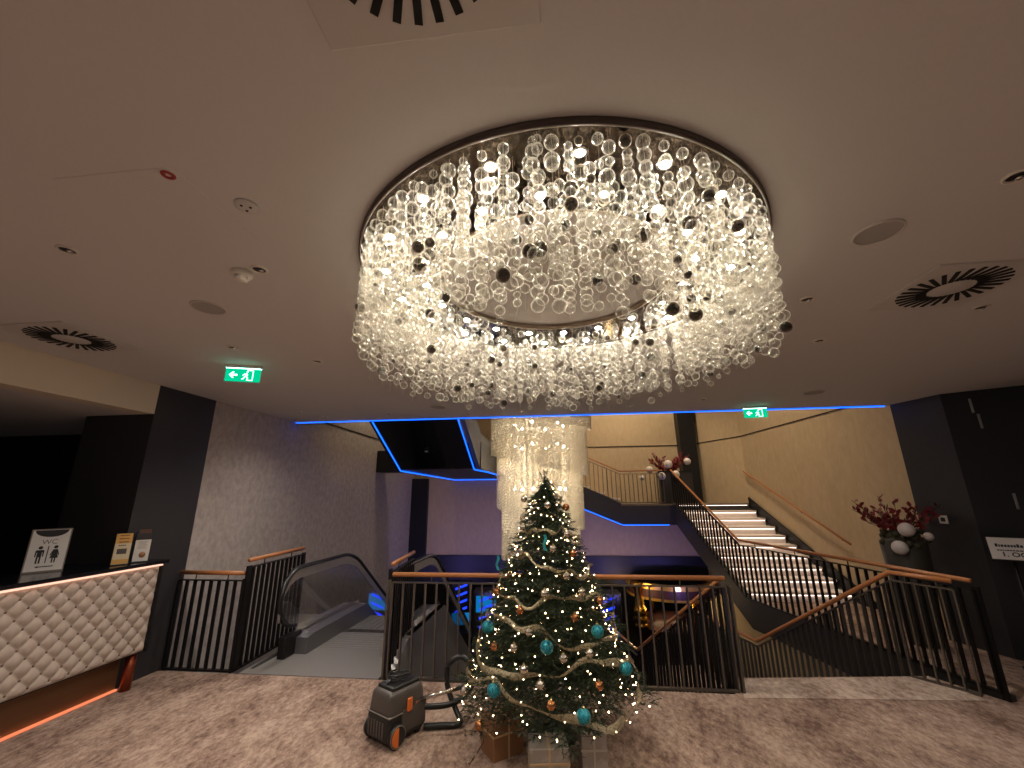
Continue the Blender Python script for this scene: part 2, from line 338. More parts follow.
# landing guard high at the back
railing('stair_railing', 'railing on the landing at the back, left of the flower arrangement', [((0.0, 11.15), (1.53, 11.15), 3.1, 2.42, 2.27, 1.62), ((1.53, 11.15), (2.6, 11.15), 2.42, 2.42, 1.62, 1.62)], 0.11, hr=0.018, mbar=M_iron, posts=[(1.2, 11.15, 1.76, 2.5), (2.45, 11.15, 1.6, 2.36)])

# ------------------------------------------------------------------ rising staircase
M_tread = mat('pale_stone_tread', lin((232, 218, 208)), 0.6, noise=(9, 0.3, 6, (1, 1, 1), lin((240, 229, 221))))
M_stepled = emis('step_light', (1.0, 0.82, 0.70), 1.8)
def xr(y): return 5.155 - (y - 6.95) * 0.1365
def xl(y): return 3.235 - (y - 8.4) * 0.137
st = thing('staircase', 'staircase of pale lit steps rising along the sand coloured wall', 'staircase', (3.7, 7.4, 0))
NR = 10; RISE = 1.6 / NR; GO = 0.3; Y0 = 8.4
for i in range(NR):
    y = Y0 + i * GO; z = (i + 1) * RISE; last = i == NR - 1
    x1 = xr(y + GO)
    if not last:
        tr = obj('tread', MB().prism([(xl(y), y - 0.03), (x1 - 0.02, y - 0.03), (x1 - 0.02, y + GO), (xl(y + GO), y + GO)], z - 0.04, z), M_tread, st)
    obj('riser', MB().box(xl(y), x1 - 0.02, y, y + 0.03, z - RISE, z - 0.04), M_tread, st)
    obj('step_light', MB().box(xl(y) + 0.02, x1 - 0.04, y - 0.026, y - 0.014, z - 0.052, z - 0.042), M_stepled, st)
ld = MB(); ld.prism([(1.5, 11.1), (4.55, 11.1), (4.55, 11.2), (3.8, 12.45), (1.5, 12.45)], 1.56, 1.6)
obj('landing_floor', ld, mat('landing_carpet', lin((120, 104, 90)), 0.9), st)
ld = MB(); ld.prism([(1.5, 11.08), (4.55, 11.08), (4.55, 11.2), (3.8, 12.48), (1.5, 12.48)], 1.1, 1.56)
obj('landing_slab', ld, M_stringer, st)
sg = MB()
def fascia(mb, a, b, ta, tb, ba, bb, th=0.07):
    d = Vector((b[0] - a[0], b[1] - a[1], 0)).normalized(); n = Vector((-d.y, d.x, 0)) * th
    mb.sheet([(a[0], a[1], ba), (b[0], b[1], bb), (b[0], b[1], tb), (a[0], a[1], ta)], -n)
fascia(sg, (3.19, 8.36), (2.81, 11.12), 0.05, 1.62, -0.42, 1.1)
obj('stringer', sg, M_stringer, st)
fs = MB(); fascia(fs, (3.9, 4.76), (3.19, 8.36), 0.05, 0.05, -0.42, -0.42)
obj('curb', fs, M_stringer, st)
sk = MB(); sk.sheet([(xr(8.0), 8.0, 0.0), (xr(8.3), 8.3, 0.0), (xr(11.1), 11.1, 1.5), (xr(11.1), 11.1, 1.74), (xr(8.0), 8.0, 0.1)], (-0.03, 0, 0))
obj('skirting', sk, M_blackiron, st)
un = MB(); un.sheet([(3.25, 8.4, -0.36), (2.9, 11.1, 1.1), (2.9, 11.1, 1.4), (3.25, 8.4, -0.1)], (1.62, 0, 0))
obj('soffit', un, M_stringer, st)
whr = thing('wall_handrail', 'thin oak handrail fixed to the sand coloured wall', 'handrail', (xr(9.6) - 0.06, 9.6, 0))
obj('handrail', MB().tube([(xr(8.2) - 0.06, 8.2, 0.96), (xr(11.1) - 0.05, 11.1, 2.36)], 0.02, 8), M_wood, whr)
for yy in (8.4, 9.3, 10.2, 10.9):
    zz = 0.96 + (yy - 8.2) / 2.9 * 1.4; obj('bracket', MB().tube([(xr(yy) - 0.055, yy, zz - 0.015), (xr(yy) - 0.04, yy, zz - 0.05), (xr(yy) + 0.0, yy, zz - 0.06)], 0.006, 6), M_iron, whr)

# back flight to the high landing and the flight coming forward
up = thing('upper_staircase', 'dark upper flights with glossy black soffit edged by blue lights', 'staircase', (-0.8, 11.5, 1.6))
b = MB(); b.sheet([(1.5, 11.08, 1.1), (1.5, 11.08, 1.62), (0.57, 11.08, 2.04), (-1.5, 11.08, 2.92), (-1.5, 11.08, 2.3)], (0, 0.06, 0)); obj('fascia', b, M_stringer, up)
b = MB(); b.sheet([(1.5, 11.14, 1.1), (1.5, 11.14, 1.5), (-1.5, 11.14, 2.78), (-1.5, 11.14, 2.3)], (0, 1.32, 0)); obj('flight_slab', b, M_stringer, up)
for i in range(8):
    x = 1.5 - i * 0.375; z = 1.6 + (i + 1) * 0.15; obj('tread', MB().box(x - 0.4, x, 11.15, YB - 0.04, z - 0.05, z), M_tread, up)
M_soffit = mat('glossy_black_soffit', lin((12, 12, 15)), 0.12, spec=0.5)
obj('landing_slab', MB().box(-3.14, -1.45, 7.66, YB - 0.04, 2.32, 2.8), M_stringer, up)
b = MB(); b.sheet([(-3.12, 6.53, 3.06), (-3.04, 7.68, 2.31), (-3.04, 7.68, 2.36), (-3.12, 6.53, 3.11)], (1.48, 0, 0)); obj('soffit_panel', b, M_soffit, up)
b = MB(); b.sheet([(-1.60, 6.53, 3.07), (-1.54, 7.68, 2.31), (-1.52, 9.4, 2.31), (-1.52, 9.4, 2.95), (-1.52, 7.68, 2.95), (-1.60, 6.53, 3.6)], (0.07, 0, 0)); obj('fascia', b, mat('grey_cladding', lin((96, 92, 90)), 0.6), up)
b = MB(); b.sheet([(-3.12, 6.53, 3.07), (-3.04, 7.68, 2.31), (-3.04, 9.4, 2.31), (-3.04, 9.4, 2.95), (-3.04, 7.68, 2.95), (-3.12, 6.53, 3.6)], (-0.05, 0, 0)); obj('fascia', b, M_black, up)
obj('wall_beam', MB().box(WL + 0.01, -3.14, 9.8, 10.2, 2.4, 2.92), M_black, up)
obj('lamp', MB().lathe([(0.03, 0.0), (0.035, -0.012), (0.02, -0.018), (0, -0.018)], (-2.35, 7.2, 2.6), 12), M_white, up)

# ------------------------------------------------------------------ descending stairs
ds = thing('staircase', 'stairs going down between the two railings behind the pale threshold', 'staircase', (2.6, 5.3, -1.2))
ang = math.atan2(D.y, D.x)
for i in range(9):
    a0 = Vector(down((1.78, 5.06), i * 0.26)); a1 = Vector(down((1.78, 5.06), i * 0.26 + 0.28)); b0 = Vector(down((3.62, 5.27), i * 0.26)); b1 = Vector(down((3.62, 5.27), i * 0.26 + 0.28)); z = -(i + 1) * 0.153
    obj('tread', MB().prism([a0, b0, b1, a1], z - 0.04, z), M_carpet, ds)
    obj('riser', MB().prism([a0, b0, b0 + D * 0.02, a0 + D * 0.02], z, z + 0.11), M_carpet, ds)
a0 = Vector(down((1.78, 5.06), 2.58)); b0 = Vector(down((3.62, 5.27), 2.58)); obj('landing_floor', MB().prism([a0, b0, b0 + D * 1.8, a0 + D * 1.8], -1.44, -1.385), M_carpet, ds)
q = Vector(down(B_, 0.1)); q2 = Vector(down(B_, 2.5)); q3 = Vector(down(B_, 4.3)); n = Vector((D.y, -D.x)) * 0.06
b = MB(); b.sheet([(q.x, q.y, -0.4), (q2.x, q2.y, -1.8), (q3.x, q3.y, -1.8), (q3.x, q3.y, -1.37), (q2.x, q2.y, -1.37), (q.x, q.y, 0.0)], (n.x, n.y, 0)); obj('stringer', b, M_stringer, ds)

# ------------------------------------------------------------------ escalator
es = thing('escalator', 'escalator with glass balustrades and black handrails going down', 'escalator', (-2.55, 5.0, 0))
XL, XRR = -3.3, -1.98
obj('floor_plate', MB().box(-3.5, -1.94, 4.71, 6.15, -0.06, 0.004), M_plate, es)
for k in range(7): obj('plate_rib', MB().box(XL + 0.16, XRR - 0.16, 5.55 + k * 0.08, 5.57 + k * 0.08, 0.004, 0.007), M_steel, es)
obj('comb', MB().box(XL + 0.14, XRR - 0.14, 6.15, 6.3, -0.05, 0.0), mat('yellowed_comb', lin((90, 86, 80)), 0.4, metal=0.7), es)
SL = math.tan(math.radians(33)); YK = 6.9
for k in range(11):
    y = 6.3 + k * 0.38; z = -max(0, (y - YK + 0.2)) * SL
    stp = obj('step', MB().box(XL + 0.15, XRR - 0.15, y, y + 0.39, z - 0.22, z - 0.02), M_plate, es)
    for j in range(11): obj('step_groove', MB().box(XL + 0.2 + j * 0.09, XL + 0.23 + j * 0.09, y, y + 0.39, z - 0.02, z - 0.012), M_steel, stp)
def esc_path(y0, z1, yk, n0=10):
    """side profile of the handrail: newel curve, level run, bend, descent"""
    P = []; r = 0.33; zc = z1 - r
    for i in range(n0 + 1):
        a = -PI / 2 - i * PI / n0; P.append((y0 + r + r * math.cos(a), zc + r * math.sin(a)))
    a1 = math.radians(33); R = 1.1
    for i in range(9):
        a = a1 * i / 8; P.append((yk + R * math.sin(a), z1 - R * (1 - math.cos(a))))
    ye, ze = P[-1]; P.append((ye + 2.6, ze - 2.6 * SL)); return P
for X, sx, lb in ((XL, 1, 'l'), (XRR, -1, 'r')):
    pr = esc_path(4.98, 0.97, 6.35)
    hr_ = MB().tube([(X, y, z) for y, z in pr], 0.038, 8, flat=0.62)
    obj('handrail', hr_, M_rubber, es)
    inner = [(X, y, z - (0.035 if i > 4 else -0.0)) for i, (y, z) in enumerate(pr)]
    ye, ze = pr[-1]
    low = [(X, ye - 0.2, ze - 0.95), (X, YK + 0.1, 0.22), (X, 5.35, 0.22)]
    gl = MB(); pts = inner + low; gl.sheet([(x - 0.006, y, z) for x, y, z in pts], (0.012, 0, 0)); obj('glass_panel', gl, M_glassp, es)
    # steel strip following the handrail inside the glass
    stp = MB(); off = []
    for i in range(4, len(pr)):
        y, z = pr[i]; off.append((y, z))
    for i in range(len(off) - 1):
        (ya, za), (yb, zb) = off[i], off[i + 1]
        stp.add([(X + 0.009, ya, za - 0.03), (X + 0.009, yb, zb - 0.03), (X + 0.009, yb, zb - 0.13), (X + 0.009, ya, za - 0.13), (X - 0.009, ya, za - 0.03), (X - 0.009, yb, zb - 0.03), (X - 0.009, yb, zb - 0.13), (X - 0.009, ya, za - 0.13)],
                [(0, 1, 2, 3), (7, 6, 5, 4), (0, 4, 5, 1), (2, 6, 7, 3)])
    obj('guide_rail', stp, M_steel, es)
    # decking along the foot of the glass
    xa, xb = (X - 0.1, X + 0.2) if sx > 0 else (X - 0.2, X + 0.13)
    z0 = 0.2
    dk = MB(); prof = [(5.3, -0.05), (5.3, z0 - 0.02), (5.42, z0), (YK, z0), (YK + 2.8, z0 - 2.8 * SL), (YK + 2.8, z0 - 0.3 - 2.8 * SL), (YK, -0.12)]
    dk.sheet([(xa, y, z) for y, z in prof], (xb - xa, 0, 0)); obj('decking', dk, M_steel if sx < 0 else mat('dark_steel_decking', lin((112, 110, 114)), 0.34, metal=0.6), es)
    obj('newel_base', MB().cbox(X - 0.05, X + 0.05, 5.1, 5.42, 0.0, 0.24, 0.02), M_blackiron, es)
cl = MB(); cl.sheet([(-1.93, 4.9, 0.0), (-1.93, 4.9, -0.9), (-1.93, 9.7, -2.3), (-1.93, 9.7, -1.6), (-1.93, YK, 0.2), (-1.93, 5.3, 0.2)], (0.08, 0, 0)); obj('side_cladding', cl, M_steel, es)
cl = MB(); cl.sheet([(-3.42, 4.75, 0.0), (-3.42, 4.75, -0.9), (-3.42, 9.7, -2.3), (-3.42, 9.7, -1.9), (-3.42, YK, 0.1)], (-0.05, 0, 0)); obj('side_cladding', cl, M_stringer, es)

# ------------------------------------------------------------------ ball chandelier
CX, CY, RO, RI, ZF = 0.015, 2.235, 1.105, 0.668, 3.022
ch = thing('ball_chandelier', 'huge round ceiling chandelier of hanging glass balls', 'chandelier', (CX, CY, H))
M_frame = mat('smoked_mirror_plate', lin((92, 82, 74)), 0.12, metal=1.0)
M_rim = mat('dark_umber_rim', lin((84, 70, 62)), 0.5)
def ring(r0, r1, z0, z1, n=96):
    m = MB(); vs = []; fs = []
    for r, z in ((r0, z0), (r1, z0), (r1, z1), (r0, z1)):
        vs += [(CX + r * math.cos(2 * PI * k / n), CY + r * math.sin(2 * PI * k / n), z) for k in range(n)]
    for j in range(4):
        for k in range(n): fs.append((j * n + k, j * n + (k + 1) % n, ((j + 1) % 4) * n + (k + 1) % n, ((j + 1) % 4) * n + k))
    return m.add(vs, fs, True)
o = obj('mirror_plate', ring(RI, RO - 0.012, ZF, ZF + 0.02), M_frame, ch); o.data.polygons.foreach_set('use_smooth', [False] * len(o.data.polygons))
o = obj('outer_rim', ring(RO - 0.012, RO, ZF - 0.004, H - 0.002), M_rim, ch)
o = obj('inner_rim', ring(RI - 0.01, RI, ZF - 0.01, H - 0.002), mat('pale_inner_rim', lin((150, 134, 118)), 0.6), ch)
M_lamp = emis('halogen_lamp', (1.0, 0.91, 0.75), 430)
lampme = MB().lathe([(0.0, -0.006), (0.014, -0.006), (0.021, -0.002), (0.021, 0.0)], n=14).mesh('spot_lamp', M_lamp)
bezel = MB().lathe([(0.021, -0.003), (0.03, -0.004), (0.034, 0.0)], n=18).mesh('lamp_bezel', M_chrome)
for rr, a0 in ((0.975, -104), (0.768, -94)):
    for k in range(18):
        a = math.radians(a0 + 20 * k); q = (CX + rr * math.cos(a), CY + rr * math.sin(a), ZF - 0.001)
        l = obj('spot_lamp', lampme, None, ch, q); obj('lamp_bezel', bezel, None, l, q)
M_ball = thin_glass('clear_crystal_ball', (0.95, 0.945, 0.93), 0.03, 1.0, 0.5, 0.12, (0.78, 0.75, 0.69), 0.5, 2.5)
M_darkball = thin_glass('dark_refraction_ball', (0.16, 0.14, 0.12), 0.05, 0.9, 0.5, 0.06, (0.95, 0.88, 0.78), 0.4, 2.5)  # clear balls refracting dark surroundings, that darkness painted into the tint
balls = []; wires = MB()
NS = 360
NO = 84
for i in range(NS + NO):
    # sunflower spread over the annulus
    u = (i + 0.5) / NS; rr = math.sqrt(RI ** 2 + 0.004 + u * ((RO - 0.03) ** 2 - RI ** 2 - 0.004)); a = i * 2.399963
    x = CX + rr * math.cos(a) + rnd.uniform(-.012, .012); y = CY + rr * math.sin(a) + rnd.uniform(-.012, .012)
    z = ZF - rnd.uniform(0.008, 0.08)
    if i >= NS:    # outermost ring of strings
        rr = RO - 0.036; a = 2 * PI * (i - NS + rnd.uniform(-.2, .2)) / NO; x = CX + rr * math.cos(a); y = CY + rr * math.sin(a); z = ZF - rnd.uniform(0.004, 0.03)
    zb = 2.52 + rnd.uniform(-0.035, 0.06)
    while z > zb:
        d = rnd.choice((0.015, 0.018, 0.020, 0.023, 0.026, 0.030))
        if rr > RO - 0.07: d = min(d, 0.025)
        balls.append((x, y, z - d, d)); z -= 2 * d + rnd.choice((0.002, 0.006, 0.02, 0.04, 0.07))
    wires.add([(x - .0003, y, z), (x + .0003, y, z), (x + .0003, y, ZF), (x - .0003, y, ZF), (x, y - .0003, z), (x, y + .0003, z), (x, y + .0003, ZF), (x, y - .0003, ZF)], [(0, 1, 2, 3), (4, 5, 6, 7)])
o = obj('hanging_wires', wires, mat('grey_wire', lin((120, 110, 100)), 0.5), ch); o['kind'] = 'stuff'
balls.sort(key=lambda b: (Vector(b[:3]) - Vector((0, 0, 1.8))).length / b[3])
def ballmesh(m):
    bm = bmesh.new(); bmesh.ops.create_icosphere(bm, subdivisions=3, radius=1); q = MB(); q.bm(bm, True); return q.mesh('glass_ball', m)
bclear, bdark = ballmesh(M_ball), ballmesh(M_darkball)
for x, y, z, d in balls[:300]:
    o = obj('glass_ball', bdark if rnd.random() < 0.055 else bclear, None, ch, (x, y, z)); o.scale = (d, d, d)
bm = bmesh.new(); bmesh.ops.create_icosphere(bm, subdivisions=3, radius=1); bm.verts.index_update()
IV = [v.co.copy() for v in bm.verts]; IF = [tuple(v.index for v in f.verts) for f in bm.faces]; bm.free()
rest, dark = MB(), MB()
for x, y, z, d in balls[300:]:
    (dark if rnd.random() < 0.04 else rest).add([(x + v.x * d, y + v.y * d, z + v.z * d) for v in IV], IF, True)
o = obj('far_glass_balls', rest, M_ball, ch); o['kind'] = 'stuff'
o = obj('far_dark_refraction_balls', dark, M_darkball, ch); o['kind'] = 'stuff'

# ------------------------------------------------------------------ crystal curtain chandelier in the stairwell
KX, KY = -0.42, 9.0
kc = thing('crystal_curtain_chandelier', 'tall tiered curtain chandelier of fine crystal strands hanging in the stairwell', 'chandelier', (KX, KY, 6.0))
M_bead = mat('crystal_bead', lin((240, 230, 208)), 0.12, spec=0.9)
M_beadlamp = emis('curtain_lamp', (1.0, 0.86, 0.66), 60)
obj('ceiling_plate', MB().lathe([(1.3, 0), (1.3, -0.06), (0, -0.06)], (KX, KY, 5.99), 40), M_chrome, kc)
OCT = [(1, 0, 0), (0, 1, 0), (-1, 0, 0), (0, -1, 0), (0, 0, 1.7), (0, 0, -1.7)]; OF = [(0, 1, 4), (1, 2, 4), (2, 3, 4), (3, 0, 4), (1, 0, 5), (2, 1, 5), (3, 2, 5), (0, 3, 5)]
for tx, R, zl, zr, ztop in ((0.12, 1.0, 3.35, 3.2, 4.4), (-0.02, 1.03, 2.68, 2.22, 3.8), (-0.02, 0.9, 1.62, 1.18, 3.4), (-0.02, 0.8, 0.62, 0.95, 3.0)):
    t = MB(); n = int(2 * PI * R / 0.024)
    for k in range(n):
        a = 2 * PI * k / n; x = KX + tx + R * math.cos(a); y = KY + R * math.sin(a)
        z = zl + (zr - zl) * (0.5 + 0.5 * math.cos(a)) + 0.06 * math.sin(a); s = rnd.uniform(0.0, 0.03)
        while z < ztop:
            r = 0.0095 if rnd.random() < 0.85 else 0.015; c, sn = math.cos(s * 90), math.sin(s * 90)
            t.add([(x + (p[0] * c - p[1] * sn) * r, y + (p[0] * sn + p[1] * c) * r, z + p[2] * r) for p in OCT], OF); z += 0.029; s += 0.013
    o = obj('crystal_tier', t, M_bead, kc); o['kind'] = 'stuff'
    obj('tier_ring', MB().tube([(KX + tx + R * math.cos(2 * PI * k / 40), KY + R * math.sin(2 * PI * k / 40), ztop) for k in range(40)], 0.012, 6, closed=True), M_chrome, kc)
    for k in range(3): obj('hanger', MB().tube([(KX + tx + R * math.cos(2.1 * k), KY + R * math.sin(2.1 * k), ztop), (KX + tx + R * math.cos(2.1 * k), KY + R * math.sin(2.1 * k), 5.95)], 0.004, 5), M_chrome, kc)
for z in (1.95, 2.85, 3.3):
    for k in range(6):
        a = 2 * PI * (k + 0.3) / 6; q = (KX + 0.55 * math.cos(a), KY + 0.55 * math.sin(a), z)
        obj('lamp', MB().ico(q, 0.028, 2), M_beadlamp, kc)
    point('curtain_lamp_light', (KX, KY, z - 0.2), 15, (1.0, 0.92, 0.80), 0.25)

# ------------------------------------------------------------------ ceiling fittings
M_vent = mat('vent_plate', lin((200, 196, 193)), 0.6)
M_slot = mat('vent_slot_black', lin((6, 6, 6)), 0.8)
def vent(label, x, y, rot=0.0, s=0.3):
    t = thing('swirl_vent', label, 'vent', (x, y, H), rot, 'square swirl air vents')
    obj('plate', MB().cbox(-s, s, -s, s, -0.012, 0.004, 0.004), M_vent, t, local=True)
    sl = MB().box(0.11, 0.26, -0.011, 0.011, -0.0165, -0.0105).mesh('slot', M_slot)
    for k in range(28):
        a = 2 * PI * k / 28; o = obj('slot', sl, None, t, (0.03 * math.sin(a), -0.03 * math.cos(a), 0), local=True); o.rotation_euler = (0, 0, a)
    obj('hub', MB().lathe([(0.1, -0.012), (0.09, -0.018), (0, -0.018)], n=24, cap=False), M_vent, t, local=True)
vent('square swirl air vent cut by the top edge of the picture', -0.305, 0.53)
vent('square swirl air vent above the cream bulkhead on the left', -3.82, 2.66, 0.0)
vent('square swirl air vent in the ceiling on the right', 2.48, 2.64)
def disc(name, label, cat, x, y, r, m=None, group=None):
    t = thing(name, label, cat, (x, y, H), 0, group)
    obj('rim', MB().lathe([(r, 0.0), (r, -0.008), (r * 0.93, -0.011), (r * 0.91, -0.006)], n=32, cap=False), M_vent, t, local=True)
    obj('grille', MB().lathe([(r * 0.91, -0.004), (r * 0.5, -0.006), (0, -0.006)], n=32, cap=False), m or mat('speaker_grille', lin((168, 164, 160)), 0.8), t, local=True)
disc('ceiling_speaker', 'round ceiling loudspeaker between the smoke detector and the left exit sign', 'speaker', -2.31, 2.30, 0.105, group='round ceiling loudspeakers')
disc('ceiling_speaker', 'round ceiling loudspeaker right of the ball chandelier', 'speaker', 1.61, 1.97, 0.105, group='round ceiling loudspeakers')
disc('ceiling_speaker', 'round ceiling loudspeaker near the blue strip, below the ball chandelier', 'speaker', -1.7, 5.64, 0.12, group='round ceiling loudspeakers')
disc('ceiling_speaker', 'round ceiling loudspeaker near the blue strip, right of the right exit sign', 'speaker', 3.25, 5.5, 0.12, group='round ceiling loudspeakers')
M_hole = mat('lamp_black', lin((10, 10, 10)), 0.3)
def downlight(label, x, y, tilt=0.3, two=True):
    t = thing('downlight', label, 'downlight', (x, y, H), tilt, 'small recessed ceiling downlights')
    obj('housing', MB().lathe([(0.045, 0.0), (0.045, -0.008), (0.036, -0.010), (0.032, -0.002)], n=24, cap=False), M_white, t, local=True)
    obj('reflector', MB().lathe([(0.034, -0.003), (0.02, -0.0045), (0.0, -0.0045)], n=20, cap=False), M_hole, t, local=True)
    obj('lens', MB().lathe([(0.013, -0.005), (0.013, -0.012), (0.007, -0.016), (0, -0.016)], (0.012, 0, 0), 12), M_chrome, t, local=True)
for l, x, y in [('small ceiling downlight at the far left, left of the smoke detector', -2.48, 1.60), ('small ceiling downlight touching the smoke detector', -1.64, 1.90), ('small ceiling downlight just above the left exit sign', -2.73, 3.02),
                ('small ceiling downlight between the left exit sign and the chandelier', -2.23, 3.47), ('small ceiling downlight near the left end of the blue strip', -3.84, 5.67), ('small ceiling downlight closest to the blue strip at its left end', -3.66, 6.05),
                ('small ceiling downlight above the black stair soffit', -2.57, 5.95), ('small ceiling downlight above the crystal curtain', -0.55, 6.11), ('small ceiling downlight near the blue strip right of the crystal curtain', 1.04, 5.99),
                ('small ceiling downlight near the blue strip above the black column', 1.95, 5.68), ('small ceiling downlight right beside the ball chandelier', 1.67, 2.7), ('small ceiling downlight at the right, below the square vent', 2.96, 2.99),
                ('small ceiling downlight at the upper right edge of the picture', 1.90, 1.63), ('small ceiling downlight between the chandelier and the right exit sign', 2.21, 3.53)]:
    downlight(l, x, y)
t = thing('smoke_detector', 'white smoke detector under the ceiling', 'detector', (-1.76, 1.92, H))
obj('base', MB().lathe([(0.055, 0), (0.055, -0.02), (0.05, -0.028)], n=28), M_white, t, local=True)
obj('chamber', MB().lathe([(0.036, -0.028), (0.034, -0.05), (0.024, -0.056), (0, -0.056)], n=24), M_white, t, local=True)
for k in range(6):
    a = k * PI / 3; obj('fin', MB().box(0.03, 0.037, -0.004, 0.004, -0.05, -0.03).xf(Matrix.Rotation(a, 4, 'Z')), M_ceil, t, local=True)
t = thing('alarm_indicator', 'small white disc with a red ring on the ceiling', 'alarm', (-1.5, 1.2, H))
obj('disc', MB().lathe([(0.03, 0), (0.028, -0.006), (0, -0.006)], n=24), M_white, t, local=True)
obj('red_ring', MB().lathe([(0.026, -0.0062), (0.024, -0.010), (0.012, -0.010), (0.010, -0.0062)], n=24, cap=False), mat('alarm_red', lin((150, 34, 30)), 0.4), t, local=True)
t = thing('sprinkler_cap', 'small round white cap with three holes on the ceiling', 'sprinkler', (-1.33, 1.41, H))
obj('cap', MB().lathe([(0.05, 0), (0.048, -0.008), (0.03, -0.012), (0, -0.012)], n=24), M_vent, t, local=True)
for k in range(3): obj('hole', MB().lathe([(0.006, -0.0115), (0.006, -0.0135), (0, -0.0135)], (0.02 * math.cos(2.1 * k), 0.02 * math.sin(2.1 * k), 0), 10), M_slot, t, local=True)
t = thing('access_hatch', 'flush square ceiling hatch beside the red alarm indicator', 'hatch', (-1.72, 1.43, H))
obj('panel', MB().box(-0.265, 0.265, -0.262, 0.262, -0.0018, 0.002), M_ceil, t, local=True)

# ------------------------------------------------------------------ exit signs
M_green = emis('exit_green', (0.0, 0.30, 0.14), 1.1)
M_exw = emis('exit_white', (0.55, 1.0, 0.85), 1.6)
def exit_sign(label, x, y, w, rz):
    t = thing('exit_sign', label, 'exit sign', (x, y, H), rz, 'green exit signs')
    h = w * 0.42
    obj('housing', MB().cbox(-w / 2 - 0.006, w / 2 + 0.006, -0.022, 0.022, -0.03, 0.0, 0.004), M_white, t, local=True)
    obj('light_edge', MB().box(-w / 2, w / 2, -0.010, 0.010, -0.036, -0.0301), emis('exit_edge', (0.35, 1.0, 0.85), 5), t, local=True)
    p = obj('panel', MB().box(-w / 2, w / 2, -0.006, 0.006, -0.036 - h, -0.036), M_green, t, local=True)
    zc = -0.036 - h / 2; y0 = -0.0075
    def poly(pts): return [(px * h, y0, zc + pz * h) for px, pz in pts]
    def flat(name, *polys):
        m = MB()
        for q in polys: m.sheet(poly(q), (0, -0.001, 0))
        obj(name, m, M_exw, t, local=True)
    flat('arrow', [(-0.95, 0), (-0.70, 0.25), (-0.56, 0.25), (-0.74, 0.07), (-0.36, 0.07), (-0.36, -0.07), (-0.74, -0.07), (-0.56, -0.25), (-0.70, -0.25)])
    flat('door', [(0.28, -0.42), (0.72, -0.42), (0.72, 0.42), (0.28, 0.42), (0.28, 0.36), (0.66, 0.36), (0.66, -0.36), (0.28, -0.36)])
    flat('runner', [(0.10, 0.12), (0.30, 0.16), (0.36, 0.02), (0.30, -0.10), (0.40, -0.22), (0.34, -0.36), (0.28, -0.34), (0.32, -0.22), (0.20, -0.12), (0.08, -0.32), (-0.06, -0.34), (-0.06, -0.28), (0.04, -0.26), (0.16, -0.02), (0.2, 0.08), (0.08, 0.04), (0.02, -0.06), (-0.03, -0.02)],
         [(0.30 + 0.07 * math.cos(k * PI / 4), 0.27 + 0.07 * math.sin(k * PI / 4)) for k in range(8)])
exit_sign('lit green exit sign hanging above the taupe wall on the left', -3.0, 3.5, 0.30, 0.35)
exit_sign('lit green exit sign hanging by the blue strip on the right', 2.87, 6.3, 0.31, -0.1)

# ------------------------------------------------------------------ reception counter
XF = -4.2; YE = 4.26; ZT0, ZT1 = 0.34, 1.13
rc = thing('reception_counter', 'reception counter with tufted leather front and glowing light strips', 'counter', (-4.6, 2.0, 0))
M_leather = mat('beige_leather', lin((170, 154, 142)), 0.5, bump=(200, 0.1))
PX = 0.0705; PZ = 0.0755   # half pitches of the tufting diamonds
def tuft(y, z):
    u = (y / PX + z / PZ) / 2; v = (y / PX - z / PZ) / 2
    fu = abs(u - round(u)); fv = abs(v - round(v))       # 0 on seams, .5 mid
    hgt = (math.sin(PI * fu) * math.sin(PI * fv)) ** 0.5
    return 0.026 * hgt
tf = MB(); ny, nz = 460, 84; Ya = 0.6
vs_ = []; 
for j in range(nz + 1):
    for i in range(ny + 1):
        y = Ya + (YE - Ya) * i / ny; z = ZT0 + (ZT1 - ZT0) * j / nz
        e = min(1, (z - ZT0) / 0.02, (ZT1 - z) / 0.02, (YE - y) / 0.02); vs_.append((XF - 0.04 + tuft(y, z) * max(0, e), y, z))
tf.add(vs_, [(j * (ny + 1) + i, j * (ny + 1) + i + 1, (j + 1) * (ny + 1) + i + 1, (j + 1) * (ny + 1) + i) for j in range(nz) for i in range(ny)], True)
obj('tufted_front', tf, M_leather, rc)
btn = MB().ico((0, 0, 0), 0.010, 2).mesh('button', mat('leather_button', lin((104, 86, 74)), 0.45))
for j in range(4, 15):
    z = j * PZ
    if not (ZT0 + 0.02 < z < ZT1 - 0.02): continue
    for i in range(int(2.0 / PX), int(YE / PX) + 1):
        if (i + j) % 2: continue
        if i * PX < YE - 0.03: obj('button', btn, None, rc, (XF - 0.038, i * PX, z))
obj('front_backing', MB().box(XF - 0.16, XF - 0.041, Ya, YE + 0.01, ZT0 - 0.01, ZT1 + 0.005), M_black, rc)
obj('end_board', MB().box(XF - 0.041, XF + 0.0, YE + 0.0, YE + 0.012, ZT0 - 0.01, ZT1 + 0.005), M_black, rc)
obj('body', MB().box(-4.9, XF - 0.16, Ya, 4.0, ZT0 - 0.01, ZT1 - 0.03), M_black, rc)
tp = MB(); tp.prism([(XF - 0.03, Ya), (XF - 0.03, YE + 0.1), (WL + 0.005, YE + 0.1), (WL + 0.005, 4.02), (-5.0, 4.02), (-5.0, Ya)], ZT1 + 0.018, ZT1 + 0.05)
obj('worktop', tp, mat('black_granite', lin((16, 17, 22)), 0.18), rc)
M_peach = emis('peach_light', (1.0, 0.56, 0.40), 0.75)
obj('light_strip', MB().box(XF - 0.03, XF + 0.0, Ya, YE, ZT1 + 0.003, ZT1 + 0.016), M_peach, rc)
